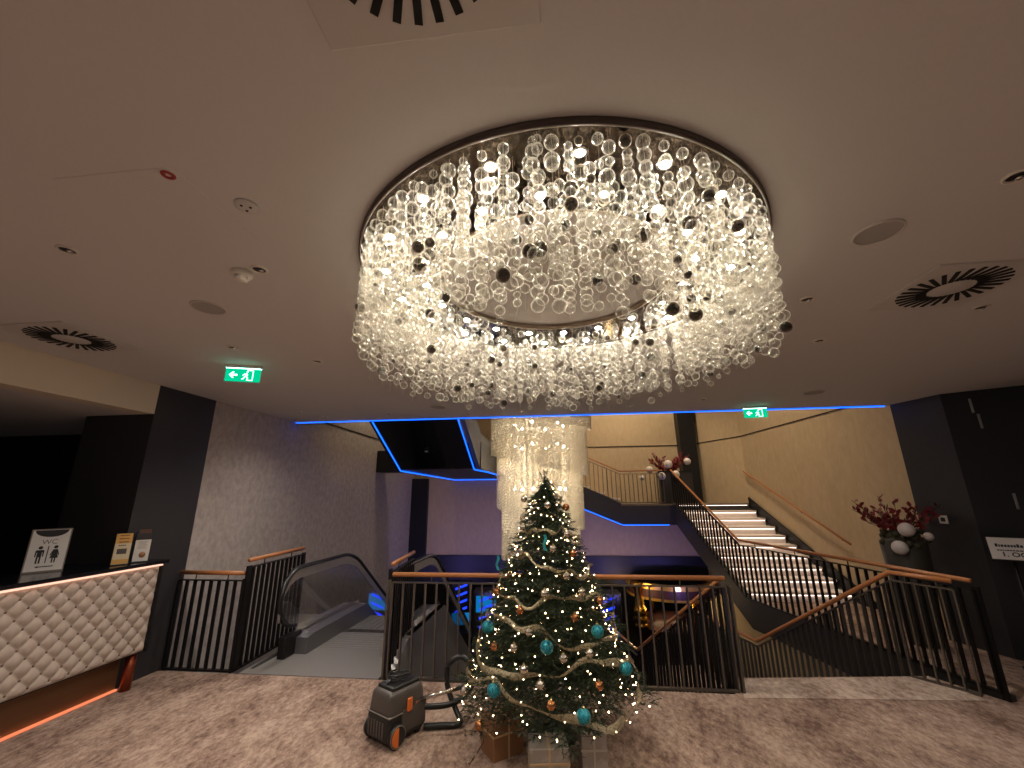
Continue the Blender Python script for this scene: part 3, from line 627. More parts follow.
obj('plinth', MB().box(-4.75, XF - 0.22, Ya, 4.02, 0, ZT0 - 0.01), mat('copper_plinth', lin((120, 86, 58)), 0.5, metal=0.3), rc)
obj('plinth_board', MB().box(WL + 0.008, XF - 0.22, 4.02, 4.22, 0, ZT0 - 0.01), mat('copper_plinth', (0, 0, 0)), rc)
obj('plinth_light', MB().box(XF - 0.21, XF - 0.18, Ya, YE - 0.05, 0.004, 0.018), emis('orange_light', (1.0, 0.25, 0.11), 0.55), rc)
obj('leg', MB().lathe([(0.045, 0), (0.045, ZT0)], (XF - 0.12, YE - 0.03, 0), 20), mat('copper_leg', lin((150, 74, 50)), 0.35, metal=0.8), rc)

# WC sign standing on the counter
def plane_text(body, size, parent, x, z, m, bold=0.0, y=-0.0035):
    me = text_mesh(body, size, bold); me.materials.clear(); me.materials.append(m)
    me.transform(Matrix.Translation((x, y, z)) @ Matrix.Rotation(PI / 2, 4, 'X')); o = obj('lettering', me, None, parent, local=True); return o
t = thing('wc_sign', 'white WC sign with man, woman and arrow standing on the counter', 'sign', (-4.66, 3.52, ZT1 + 0.05), math.radians(58)); t.scale = (1.14,) * 3
fr = MB(); w, h = 0.105, 0.31
fr.box(-w - .008, w + .008, -0.002, 0.004, 0.0, h + 0.016); obj('acrylic_frame', fr, mat('acrylic_edge', lin((120, 110, 104)), 0.15), t, local=True)
obj('foot', MB().cbox(-w - .008, w + .008, -0.02, 0.07, 0.0, 0.006, 0.002), mat('acrylic_edge', (0, 0, 0)), t, local=True)
obj('sheet', MB().box(-w, w, -0.003, -0.002, 0.012, h + 0.008), M_paper, t, local=True)
hd = MB(); n = 14; pts = [(-w + 0.012, -0.0032, h + 0.006)] + [(-(w - 0.012) * math.cos(PI * k / n), -0.0032, h + 0.004 - 0.05 * math.sin(PI * k / n)) for k in range(n + 1)] + [(w - 0.012, -0.0032, h + 0.006)]
hd.sheet(pts[::-1], (0, -0.0005, 0)); obj('header', hd, M_ink, t, local=True)
plane_text('WC', 0.05, t, 0.0, 0.225, mat('sign_grey', lin((90, 84, 84)), 0.6))
def pict(name, cx, woman):
    m = MB(); m.sheet([(cx + 0.0125 * math.cos(k * PI / 6), -0.0032, 0.185 + 0.0125 * math.sin(k * PI / 6)) for k in range(12)], (0, -0.0005, 0))
    if woman: q = [(-.012, .168), (.012, .168), (.027, .125), (.021, .122), (.013, .142), (.024, .102), (.011, .102), (.011, .068), (.003, .068), (.003, .102), (-.003, .102), (-.003, .068), (-.011, .068), (-.011, .102), (-.024, .102), (-.013, .142), (-.021, .122), (-.027, .125)]
    else: q = [(-.02, .168), (.02, .168), (.024, .160), (.024, .118), (.017, .118), (.016, .150), (.013, .150), (.013, .068), (.003, .068), (.003, .115), (-.003, .115), (-.003, .068), (-.013, .068), (-.013, .150), (-.016, .150), (-.017, .118), (-.024, .118), (-.024, .160)]
    m.sheet([(cx + a, -0.0032, b) for a, b in q], (0, -0.0005, 0)); obj(name, m, M_ink, t, local=True)
pict('man_symbol', -0.042, False); pict('woman_symbol', 0.042, True)
obj('divider', MB().box(-0.003, 0.003, -0.0037, -0.0032, 0.068, 0.195), M_ink, t, local=True)
m = MB(); m.sheet([(-0.05, -0.0032, 0.042), (-0.034, -0.0032, 0.034), (-0.034, -0.0032, 0.039), (0.05, -0.0032, 0.039), (0.05, -0.0032, 0.046), (-0.034, -0.0032, 0.046), (-0.034, -0.0032, 0.051)], (0, -0.0005, 0)); obj('arrow', m, M_ink, t, local=True)
# leaflet holders
def holder(name, label, x, y, rz, kind):
    t = thing(name, label, 'leaflet holder', (x, y, ZT1 + 0.05), rz); t.scale = (1.12, 1.0, 1.22)
    w = 0.055; obj('base', MB().box(-w - .006, w + .006, -0.03, 0.06, 0, 0.008), M_ink, t, local=True)
    obj('back_plate', MB().box(-w - .004, w + .004, 0.05, 0.056, 0, 0.24), M_ink, t, local=True)
    if kind == 'y':
        MY = mat('yellow_leaflet', lin((206, 158, 88)), 0.6); MP = mat('pale_leaflet', lin((206, 190, 160)), 0.6)
        for k, (yy, hh) in enumerate(((0.04, 0.24), (0.022, 0.215), (0.004, 0.19), (-0.014, 0.165))):
            lf = obj('leaflet', MB().box(-w, w, yy - 0.004, yy + 0.004, 0.008, hh), MY if k < 3 else MP, t, local=True)
            for q in range(5 if k < 3 else 4): obj('print', MB().box(-0.03 + q * 0.013, -0.021 + q * 0.013, yy - 0.0048, yy - 0.004, hh - 0.018, hh - 0.010), M_ink, lf, local=True)
        obj('picture', MB().box(-0.035, 0.03, -0.0192, -0.018, 0.085, 0.125), mat('leaflet_grey', lin((80, 74, 70)), 0.6), t, local=True)
        obj('band', MB().box(-w, w, -0.0192, -0.018, 0.01, 0.045), MY, t, local=True)
    else:
        MP = mat('white_leaflet', lin((208, 204, 198)), 0.5)
        lf = obj('leaflet', MB().box(-w, w, 0.0, 0.006, 0.01, 0.235), MP, t, local=True)
        obj('header', MB().box(-w, w, -0.001, 0.0, 0.18, 0.235), mat('dark_print', lin((44, 40, 44)), 0.5), lf, local=True)
        for k in range(7): obj('text_line', MB().box(-0.035, 0.035 - 0.006 * (k % 3), -0.001, 0.0, 0.165 - k * 0.009, 0.168 - k * 0.009), mat('grey_print', lin((130, 126, 124)), 0.6), lf, local=True)
        obj('picture', MB().lathe([(0.024, 0), (0.024, 0.001), (0, 0.001)], n=16).xf(Matrix.Translation((0.008, 0, 0.06)) @ Matrix.Rotation(PI / 2, 4, 'X')), mat('amber_print', lin((150, 104, 70)), 0.5), lf, local=True)
        obj('back_card', MB().box(-w + .015, w - .01, 0.02, 0.026, 0.01, 0.265), mat('brown_print', lin((90, 60, 48)), 0.6), t, local=True)
holder('leaflet_holder', 'stack of yellow leaflets in a holder at the end of the counter', -4.38, 3.95, math.radians(50), 'y')
holder('leaflet_holder', 'white leaflet in a holder at the end of the counter', -4.34, 4.12, math.radians(50), 'w')

# ------------------------------------------------------------------ Christmas tree
TX, TY, TZ0, TZ1, TR = -0.14, 3.85, 0.18, 2.0, 0.74
def trad(z): return TR * max(0.0, (TZ1 - z) / (TZ1 - 0.2)) ** 0.93
tree = thing('christmas_tree', 'tall dark green Christmas tree in front of the railing', 'tree', (TX, TY, 0))
obj('trunk', MB().tube([(TX, TY, 0.02), (TX, TY, 1.0), (TX, TY, 1.95)], [0.04, 0.03, 0.008], 10), mat('bark', lin((56, 40, 30)), 0.9), tree)
obj('stand', MB().lathe([(0.2, 0), (0.19, 0.03), (0.07, 0.06), (0.06, 0.14), (0.045, 0.15)], (TX, TY, 0.0), 20), M_blackiron, tree)
M_need = mat('fir_needles', lin((26, 40, 26)), 0.6, noise=(25, 0.25, 3, (1, 1, 1), lin((46, 62, 38))))
fol = MB(); R2 = random.Random(3)
def needles(p, d, L, n, nl):
    d = d.normalized(); ref = Vector((0, 0, 1)) if abs(d.z) < 0.9 else Vector((1, 0, 0)); u = d.cross(ref).normalized(); w = u.cross(d)
    b = len(fol.v)
    fol.v += [tuple(p + u * 0.003), tuple(p - u * 0.003), tuple(p + d * L)]; fol.f.append((b, b + 1, b + 2)); fol.sm.append(False)
    for k in range(n):
        s = p + d * (L * (k + 0.3) / n); a = R2.uniform(0, 2 * PI); dr = (u * math.cos(a) + w * math.sin(a) * 0.8 + d * 0.75).normalized(); sd = dr.cross(d).normalized() * 0.003
        e = s + dr * nl; b = len(fol.v); fol.v += [tuple(s + sd), tuple(s - sd), tuple(e)]; fol.f.append((b, b + 1, b + 2)); fol.sm.append(False)
z = 0.33
while z < 1.93:
    R = trad(z); nb = max(5, int(9 + R * 34))
    for k in range(nb):
        a = 2 * PI * (k + R2.random() * 0.9) / nb + z * 7; zz = z + R2.uniform(-0.03, 0.03); Rr = R * R2.uniform(0.74, 1.12) + 0.03
        c0 = Vector((TX, TY, zz + 0.06 + 0.05 * R)); c2 = Vector((TX + Rr * math.cos(a), TY + Rr * math.sin(a), zz - 0.02 - 0.06 * R2.random())); c1 = (c0 + c2) / 2 + Vector((0, 0, -0.03))
        segs = max(3, int(Rr / 0.05))
        for i in range(segs):
            u = (i + 0.6) / segs
            if u < 0.3 and Rr > 0.3: continue
            pt = c0 * (1 - u) ** 2 + c1 * 2 * u * (1 - u) + c2 * u * u; dr = ((c1 - c0) * (1 - u) + (c2 - c1) * u).normalized()
            for sgn in ((-1, 1) if i < segs - 1 else (-1, 0, 1)):
                sd = Vector((-dr.y, dr.x, 0)).normalized() * sgn; dd = (dr * 0.8 + sd * 0.65 + Vector((0, 0, R2.uniform(-0.15, 0.3)))).normalized()
                needles(pt, dd, R2.uniform(0.06, 0.115) * (0.6 + 0.4 * min(1, R / 0.4)), 15, 0.024)
    z += 0.034 + 0.022 * (R / TR)
for k in range(7):
    a = k * 0.9; needles(Vector((TX, TY, 1.86 + 0.015 * k)), Vector((math.cos(a) * 0.5, math.sin(a) * 0.5, 1)), 0.1, 18, 0.024)
needles(Vector((TX, TY, 1.9)), Vector((0, 0, 1)), 0.13, 26, 0.026)
o = obj('foliage', fol, M_need, tree); o['kind'] = 'stuff'
# string lights
sl = thing('string_lights', 'warm white string lights wound around the Christmas tree', 'string lights', (TX, TY, 0.2))
M_bulb = emis('fairy_bulb', (1.0, 0.66, 0.34), 14)
bulb = MB().ico((0, 0, 0), 0.0052, 1).mesh('bulb', M_bulb); wire = []
NB = 290
for i in range(NB):
    u = (i + 0.5) / NB; z = 1.93 - 1.68 * (u ** 0.62) + R2.uniform(-0.03, 0.03); a = i * 0.31 * (1 + 0.0) + R2.uniform(-0.12, 0.12) + 2.0 * u
    r = trad(z) * R2.uniform(0.92, 1.04) + 0.02; q = (TX + r * math.cos(a), TY + r * math.sin(a), z); obj('bulb', bulb, None, sl, q); wire.append((TX + (r - 0.02) * math.cos(a), TY + (r - 0.02) * math.sin(a), z))
fb = MB()
for i in range(170):
    u = (i + 0.5) / 170; z = 1.9 - 1.62 * (u ** 0.62) + R2.uniform(-0.04, 0.04); a = i * 2.4 + R2.uniform(-0.2, 0.2); r = trad(z) * R2.uniform(0.86, 1.0) + 0.01
    fb.ico((TX + r * math.cos(a), TY + r * math.sin(a), z), 0.0042, 1)
o = obj('inner_bulbs', fb, M_bulb, sl); o['kind'] = 'stuff'
obj('wire', MB().tube(wire, 0.0016, 4), mat('green_wire', lin((20, 30, 20)), 0.6), sl)
# mesh ribbon garland
def ribbon_mat():
    m = bpy.data.materials.new('sheer_ribbon'); m.use_nodes = True; nt = m.node_tree; b = nt.nodes['Principled BSDF']
    b.inputs['Base Color'].default_value = (*lin((180, 164, 132)), 1); b.inputs['Roughness'].default_value = 0.45; b.inputs['Metallic'].default_value = 0.3
    t = nt.nodes.new('ShaderNodeBsdfTransparent'); x = nt.nodes.new('ShaderNodeMixShader'); n = nt.nodes.new('ShaderNodeTexNoise'); n.inputs['Scale'].default_value = 90
    r = nt.nodes.new('ShaderNodeMapRange'); r.inputs[3].default_value = 0.05; r.inputs[4].default_value = 0.85
    nt.links.new(n.outputs[0], r.inputs[0]); nt.links.new(r.outputs[0], x.inputs[0]); nt.links.new(b.outputs[0], x.inputs[1]); nt.links.new(t.outputs[0], x.inputs[2]); nt.links.new(x.outputs[0], nt.nodes['Material Output'].inputs[0]); return m
rb = MB(); n = 560; turns = 6.2; vs_ = []
for i in range(n + 1):
    u = i / n; a = -PI / 2 + 2 * PI * turns * u + 0.6; zb = 1.84 - 1.46 * u ** 0.8; sag = 0.05 * math.sin(a * 2.5 + 0.8) * (0.4 + u) + 0.02 * math.sin(a * 7.3) + 0.012 * math.sin(a * 12.1); z = zb + sag; r = trad(z) * 1.0 + 0.035 + 0.015 * math.sin(a * 9)
    wdt = 0.024 + 0.03 * u * (0.6 + 0.4 * math.sin(a * 3.3)); tw = 1.1 * math.sin(a * 5.1)
    q = Vector((TX + r * math.cos(a), TY + r * math.sin(a), z)); rad = Vector((math.cos(a), math.sin(a), 0)); up_ = Vector((0, 0, 1)) * math.cos(tw) + rad * math.sin(tw) * 0.7
    vs_ += [q + up_ * wdt / 1.6 + rad * 0.002, q + rad * 0.012, q - up_ * wdt / 1.6]
rb.add(vs_, [f_ for i in range(n) for f_ in ((3 * i, 3 * i + 3, 3 * i + 4, 3 * i + 1), (3 * i + 1, 3 * i + 4, 3 * i + 5, 3 * i + 2))], True)
tag(obj('ribbon_garland', rb, ribbon_mat()), 'sheer champagne ribbon garland winding around the Christmas tree', 'garland')
# baubles
M_cap = mat('bauble_cap', lin((190, 170, 120)), 0.3, metal=1.0)
BM = {'teal': mat('teal_glitter', lin((14, 104, 124)), 0.35, metal=0.4, noise=(120, 0.1, 2, (1, 1, 1), lin((50, 160, 176))), bump=(150, 0.6)),
      'silver': mat('silver_bauble', lin((205, 196, 184)), 0.22, metal=0.9), 'copper': mat('copper_bauble', lin((190, 128, 84)), 0.25, metal=0.9)}
def bauble(p, r, col, label):
    d = Vector((p[0] - TX, p[1] - TY, 0)); d = d.normalized() * 0.045 if d.length > 0 else d
    q = Vector(p) + d; t = thing('bauble', label, 'bauble', q, 0, 'baubles on the Christmas tree')
    obj('ball', MB().ico((0, 0, 0), r, 3), BM[col], t, local=True)
    obj('cap', MB().lathe([(r * 0.24, r * 0.95), (r * 0.24, r * 1.15), (0, r * 1.18)], n=12), M_cap, t, local=True)
    obj('loop', MB().tube([(r * 0.12 * math.cos(k * PI / 4), 0, r * 1.28 + r * 0.14 * math.sin(k * PI / 4)) for k in range(8)], r * 0.03, 5, closed=True), M_cap, t, local=True)
teal = [((-0.568, 3.585, 0.823), 'left of the middle one'), ((-0.138, 3.33, 0.78), 'in the middle of the tree'), ((0.199, 3.487, 0.84), 'right of the middle one'), ((0.386, 3.564, 0.579), 'furthest to the right'), ((-0.49, 3.329, 0.504), 'low on the left side'), ((0.077, 3.227, 0.421), 'lowest, above the grey presents')]
for p, s in teal: bauble(p, 0.046, 'teal', 'large teal glitter bauble on the Christmas tree, ' + s)
silver = [(-0.31, 3.623, 1.369), (0.005, 3.671, 1.497), (-0.298, 3.713, 1.55), (0.001, 3.53, 1.207), (-0.122, 3.719, 1.729), (-0.148, 3.456, 1.098), (0.104, 3.538, 1.093), (-0.288, 3.298, 0.65), (-0.183, 3.253, 0.579), (0.136, 3.387, 0.732), (-0.254, 3.375, 0.86), (-0.735, 3.546, 0.399), (-0.285, 3.839, 1.78), (-0.087, 3.583, 1.398), (-0.357, 3.367, 0.757), (-0.035, 3.316, 0.719)]
for k, p in enumerate(sorted(silver, key=lambda p: -p[2])): bauble(p, 0.03, 'silver', '%s silver bauble from the top of the Christmas tree' % ORD[k])
copper = [(-0.003, 3.82, 1.71), (0.048, 3.63, 1.355), (-0.317, 3.446, 0.981), (0.048, 3.435, 0.943), (-0.117, 3.214, 0.481), (-0.508, 3.668, 1.058), (0.185, 3.336, 0.555), (-0.583, 3.302, 0.304), (-0.501, 3.451, 0.734), (0.228, 3.63, 1.012)]
for k, p in enumerate(sorted(copper, key=lambda p: -p[2])): bauble(p, 0.03, 'copper', '%s copper bauble from the top of the Christmas tree' % ORD[k])
M_tealrib = mat('teal_ribbon', lin((40, 140, 150)), 0.35)
for (p, l) in (((-0.143, 3.55, 1.442), 'thin teal ribbon hanging on the front of the tree'), ((-0.56, 3.77, 1.259), 'thin teal ribbon hanging on the left side of the tree')):
    m = MB(); vs_ = []
    for i in range(9):
        z = 0.06 - 0.015 * i; vs_ += [(-0.011 + 0.008 * math.sin(i * 0.9), 0.006 * math.cos(i), z), (0.011 + 0.008 * math.sin(i * 0.9), -0.006 * math.cos(i * 1.3), z)]
    m.add(vs_, [(2 * i, 2 * i + 1, 2 * i + 3, 2 * i + 2) for i in range(8)], True)
    tag(obj('hanging_ribbon', m, M_tealrib, None, p), l, 'ribbon')

# ------------------------------------------------------------------ presents
M_kraft = mat('kraft_paper', lin((128, 88, 58)), 0.6); M_silverp = mat('silver_paper', lin((140, 132, 126)), 0.4, metal=0.3, noise=(6, 0.06, 3, (1, 1, 1), lin((160, 152, 146))))
M_twine = mat('twine', lin((180, 150, 110)), 0.8)
def present(label, x, y, rz, w, d, h, m, mr, bow=False):
    t = thing('present', label, 'present', (x, y, 0), rz)
    obj('box', MB().cbox(-w / 2, w / 2, -d / 2, d / 2, 0, h, 0.006), m, t, local=True)
    e = 0.003; s = 0.006
    obj('band', MB().add(*(lambda q: (q.v, q.f))(MB().box(-w / 2 - e, w / 2 + e, -d / 2 - e, -d / 2, h * 0.62 - s, h * 0.62 + s).box(-w / 2 - e, -w / 2, -d / 2, d / 2, h * 0.62 - s, h * 0.62 + s).box(w / 2, w / 2 + e, -d / 2, d / 2, h * 0.62 - s, h * 0.62 + s).box(-w / 2, w / 2, d / 2, d / 2 + e, h * 0.62 - s, h * 0.62 + s))), mr, t, local=True)
    obj('band', MB().box(-s, s, -d / 2 - e, -d / 2, 0, h).box(-s, s, d / 2, d / 2 + e, 0, h).box(-s, s, -d / 2 - e, d / 2 + e, h, h + e), mr, t, local=True)
    if bow:
        b = MB()
        for sg in (-1, 1):
            b.tube([(0, 0, 0), (sg * 0.025, -0.012, 0.018), (sg * 0.048, -0.016, 0.004), (sg * 0.028, -0.01, -0.012), (0, 0, 0)], 0.005, 6)
            b.tube([(0, 0, 0), (sg * 0.02, -0.012, -0.03), (sg * 0.032, -0.012, -0.06)], 0.004, 6)
        b.xf(Matrix.Translation((0, -d / 2 - 0.006, h * 0.45))); obj('bow', b, mr, t, local=True)
present('brown kraft paper present with twine under the left side of the tree', -0.50, 3.6, math.radians(38), 0.25, 0.2, 0.24, M_kraft, M_twine)
present('wide silver grey present with a twine bow at the foot of the tree', -0.15, 3.31, math.radians(8), 0.26, 0.2, 0.22, M_silverp, M_twine, True)
present('narrow silver grey present at the right foot of the tree', 0.15, 3.42, math.radians(6), 0.17, 0.16, 0.26, M_silverp, mat('silver_ribbon', lin((170, 164, 158)), 0.3, metal=0.6))
t = thing('cone_decoration', 'silver pine cones on a twig lying left of the brown present', 'decoration', (-0.72, 3.55, 0))
obj('twig', MB().tube([(0.06, 0.03, 0.16), (0.1, -0.04, 0.1), (0.06, -0.1, 0.05), (0.02, -0.16, 0.02)], 0.004, 5), mat('bark', (0, 0, 0)), t, local=True)
for k, q in enumerate([(0.0, 0.02, 0.12), (-0.04, -0.02, 0.15), (0.04, -0.05, 0.17), (-0.05, 0.03, 0.1), (0.02, -0.16, 0.025), (0.05, -0.12, 0.05)]):
    cn = MB()
    for j in range(5):
        for i in range(6):
            a = i * PI / 3 + j * 0.5; r = 0.02 * math.sin(PI * (j + 0.8) / 5.6); cn.add([(q[0] + r * math.cos(a - .5) * .6, q[1] + r * math.sin(a - .5) * .6, q[2] - 0.02 + j * 0.009), (q[0] + r * math.cos(a + .5) * .6, q[1] + r * math.sin(a + .5) * .6, q[2] - 0.02 + j * 0.009), (q[0] + r * 1.2 * math.cos(a), q[1] + r * 1.2 * math.sin(a), q[2] - 0.012 + j * 0.009)], [(0, 1, 2)])
    cn.ico((q[0], q[1], q[2]), 0.011, 1); obj('cone', cn, mat('silver_cone', lin((150, 130, 110)), 0.4, metal=0.4), t, local=True)

# ------------------------------------------------------------------ vacuum cleaner
vc = thing('vacuum_cleaner', 'dark grey vacuum cleaner with orange wheels on the carpet', 'vacuum cleaner', (-1.36, 3.72, 0), math.radians(60)); vc.scale = (0.93,) * 3
M_vbody = mat('charcoal_plastic', lin((74, 68, 64)), 0.4); M_vdark = mat('black_plastic', lin((26, 25, 25)), 0.45); M_or = mat('orange_plastic', lin((206, 104, 40)), 0.45)
def rbox(x0, x1, y0, y1, z0, z1, c, seg=3, taper=0.0):
    bm = bmesh.new(); bmesh.ops.create_cube(bm, size=1)
    for v in bm.verts:
        k = 1 - taper * (v.co.z + 0.5); v.co = Vector(((x0 + x1) / 2 + v.co.x * (x1 - x0) * k, (y0 + y1) / 2 + v.co.y * (y1 - y0) * k, (z0 + z1) / 2 + v.co.z * (z1 - z0)))
    bmesh.ops.bevel(bm, geom=bm.edges[:], offset=c, segments=seg, affect='EDGES', profile=0.5); q = MB(); q.bm(bm, True); return q
obj('lower_body', rbox(-0.2, 0.2, -0.145, 0.145, 0.035, 0.24, 0.035), M_vdark, vc, local=True)
obj('upper_body', rbox(-0.195, 0.195, -0.15, 0.15, 0.2, 0.385, 0.045, 4, 0.1), M_vbody, vc, local=True)
obj('side_panel', rbox(-0.07, 0.19, -0.153, -0.135, 0.07, 0.25, 0.015), M_vbody, vc, local=True)
obj('seam', MB().cbox(-0.197, 0.197, -0.152, 0.152, 0.216, 0.226, 0.003), mat('seam_grey', lin((120, 112, 106)), 0.4), vc, local=True)
for sx, sy in ((-0.12, -1), (-0.12, 1)):
    wh = MB().lathe([(0.0, 0.02), (0.05, 0.02), (0.075, 0.014), (0.082, 0.0), (0.078, -0.02), (0, -0.02)], n=28).xf(Matrix.Translation((sx, sy * 0.16, 0.083)) @ Matrix.Rotation(sy * -PI / 2, 4, 'X'))
    wo = obj('wheel', wh, M_vdark, vc, local=True)
    wd = MB()
    if True:
        pts = [(0.0, 0.0)] + [(0.066 * math.cos(a), 0.066 * math.sin(a)) for a in [PI * 0.5 + PI * k / 12 for k in range(13)]]
        wd.sheet([(sx + a, sy * 0.181, 0.083 + b_) for a, b_ in pts], (0, sy * 0.004, 0))
    obj('orange_disc', wd, M_or, wo, local=True)
    obj('trim_ring', MB().tube([(sx + 0.074 * math.cos(2 * PI * k / 28), sy * 0.178, 0.083 + 0.074 * math.sin(2 * PI * k / 28)) for k in range(28)], 0.004, 5, closed=True), mat('seam_grey', (0, 0, 0)), wo, local=True)
for yy in (-0.1, 0.1): obj('castor', MB().lathe([(0, 0.012), (0.03, 0.012), (0.03, -0.012), (0, -0.012)], n=16).xf(Matrix.Translation((0.15, yy, 0.03)) @ Matrix.Rotation(PI / 2, 4, 'X')), M_vdark, vc, local=True)
obj('latch', rbox(-0.025, 0.03, -0.168, -0.148, 0.215, 0.315, 0.012), M_or, vc, local=True)
obj('badge', MB().cbox(0.075, 0.09, -0.154, -0.150, 0.245, 0.262, 0.002), M_or, vc, local=True)
for k in range(5): obj('lettering', MB().box(0.098 + k * 0.014, 0.107 + k * 0.014, -0.154, -0.150, 0.248, 0.258), mat('seam_grey', (0, 0, 0)), vc, local=True)
for k in range(6): obj('grille_bar', MB().box(-0.206, -0.198, -0.09 + k * 0.036, -0.07 + k * 0.036, 0.07, 0.18), M_vbody, vc, local=True)
obj('top_lid', rbox(-0.14, 0.15, -0.105, 0.105, 0.37, 0.41, 0.018), M_vdark, vc, local=True)
obj('handle', MB().tube([(-0.13, 0, 0.39), (-0.12, 0, 0.43), (-0.02, 0, 0.445), (0.1, 0, 0.435), (0.13, 0, 0.39)], 0.014, 8), M_vdark, vc, local=True)
obj('cord', MB().tube([(0.09 * math.cos(a) * (1 + 0.06 * math.sin(3.3 * a)), 0.085 * math.sin(a), 0.418 + 0.003 * a) for a in [k * 0.35 for k in range(52)]], 0.006, 5), M_rubber, vc, local=True)
R60 = Matrix.Rotation(-math.radians(60), 3, 'Z')
def vl(p): return tuple(R60 @ (Vector(p) - Vector((-1.36, 3.72, 0))))
def spline(P, k=6):
    P = [Vector(p) for p in P]; out = []
    for i in range(len(P) - 1):
        a, b, c, d = P[max(0, i - 1)], P[i], P[i + 1], P[min(len(P) - 1, i + 2)]
        for j in range(k):
            t_ = j / k; out.append(0.5 * ((2 * b) + (c - a) * t_ + (2 * a - 5 * b + 4 * c - d) * t_ ** 2 + (3 * b - a - 3 * c + d) * t_ ** 3))
    return out + [P[-1]]
obj('hose', MB().tube(spline([vl(q) for q in [(-1.22, 3.78, 0.2), (-1.1, 3.84, 0.17), (-0.95, 3.95, 0.15), (-0.82, 4.02, 0.2), (-0.76, 4.04, 0.32), (-0.80, 4.05, 0.44), (-0.9, 4.05, 0.49), (-1.0, 4.04, 0.42), (-1.01, 4.03, 0.3), (-0.97, 4.0, 0.2), (-0.9, 3.96, 0.1), (-0.85, 3.9, 0.03), (-1.0, 3.85, 0.03), (-1.15, 3.82, 0.03)]]), 0.024, 10), M_rubber, vc, local=True)
obj('wand', MB().tube([vl((-1.2, 3.75, 0.25)), vl((-0.86, 3.86, 0.31))], 0.016, 10), M_chrome, vc, local=True)
obj('wand_grip', MB().tube([vl((-0.87, 3.857, 0.308)), vl((-0.8, 3.88, 0.325)), vl((-0.76, 3.9, 0.31))], 0.019, 8), M_rubber, vc, local=True)

# ------------------------------------------------------------------ flower arrangements
M_red = mat('burgundy_leaf', lin((124, 28, 34)), 0.5); M_stem = mat('flower_stem', lin((70, 62, 44)), 0.8)
M_wball = mat('white_glitter_ball', lin((206, 196, 192)), 0.35)
def arrangement(name, label, x, y, z0, vase_h, s, seed, nst, balls_):
    R3 = random.Random(seed); t = thing(name, label, 'flowers', (x, y, z0))
    obj('vase', MB().lathe([(0.16 * s, 0), (0.17 * s, 0.02), (0.22 * s, vase_h * 0.6), (0.24 * s, vase_h * 0.95), (0.2 * s, vase_h), (0.18 * s, vase_h - 0.02), (0, vase_h - 0.03)], n=20), mat('dark_vase', lin((58, 54, 46)), 0.5), t, local=True)
    mos = MB()
    for k in range(40):
        a = R3.uniform(0, 6.28); r = R3.uniform(0.05, 0.26) * s; zz = vase_h + R3.uniform(-0.08, 0.1) * s; mos.ico((r * math.cos(a), r * math.sin(a), zz), 0.045 * s, 1)
    o = obj('moss', mos, mat('moss_green', lin((62, 60, 40)), 0.9), t, local=True); o['kind'] = 'stuff'
    lf = MB().add([(0, 0, 0), (0.022, -0.004, 0.03), (0.018, 0.004, 0.062), (0, 0, 0.085), (-0.018, 0.004, 0.062), (-0.022, -0.004, 0.03), (0, 0.008, 0.04)], [(0, 1, 6), (1, 2, 6), (2, 3, 6), (3, 4, 6), (4, 5, 6), (5, 0, 6)], True).mesh('leaf', M_red)
    for k in range(nst):
        a = R3.uniform(0, 6.28); ln = R3.uniform(0.25, 0.6) * s; sp = R3.uniform(0.3, 1.0)
        d = Vector((math.cos(a) * sp, math.sin(a) * sp, 0.75)).normalized(); b0 = Vector((math.cos(a) * 0.08 * s, math.sin(a) * 0.08 * s, vase_h)); path = [b0, b0 + d * ln * 0.5 + Vector((0, 0, 0.03)), b0 + d * ln]
        sm = obj('stem', MB().tube(path, 0.004 * s, 5), M_stem, t, local=True)
        for j in range(7):
            u = 0.3 + 0.1 * j; q = path[0].lerp(path[2], u) + Vector((0, 0, 0.02)); o = obj('leaf', lf, None, sm, q, local=True); o.rotation_euler = (R3.uniform(-1.1, 1.1), R3.uniform(-1.1, 1.1), R3.uniform(0, 6.28)); o.scale = (s * 1.05,) * 3
    for q, r in balls_: obj('white_ball', MB().ico(q, r, 3), M_wball, t, local=True)
arrangement('flower_arrangement', 'burgundy leaf arrangement with white balls in a vase beside the charcoal pier', 4.42, 6.3, 0, 1.24, 1.0, 5, 30, [((-0.12, -0.28, 1.36), 0.085), ((-0.2, -0.22, 1.14), 0.085), ((0.1, -0.3, 1.28), 0.05)])
arrangement('flower_arrangement', 'burgundy leaf arrangement with white balls on the landing by the black column', 2.9, 11.75, 1.6, 0.72, 1.2, 8, 34, [((-0.1, -0.45, 0.98), 0.11), ((0.4, -0.4, 1.05), 0.09), ((-0.55, -0.3, 0.86), 0.09), ((-0.3, -0.5, 0.68), 0.1), ((0.05, -0.5, 0.72), 0.1), ((-0.75, -0.2, 0.65), 0.07)])
t = thing('plant_cabinet', 'dark cabinet under the flower arrangement on the landing', 'cabinet', (2.95, 11.35, 1.6))
obj('body', MB().cbox(-0.4, 0.4, -0.12, 0.12, 0, 0.78, 0.01), M_stringer, t, local=True); obj('top', MB().box(-0.42, 0.42, -0.13, 0.13, 0.78, 0.8), M_black, t, local=True)

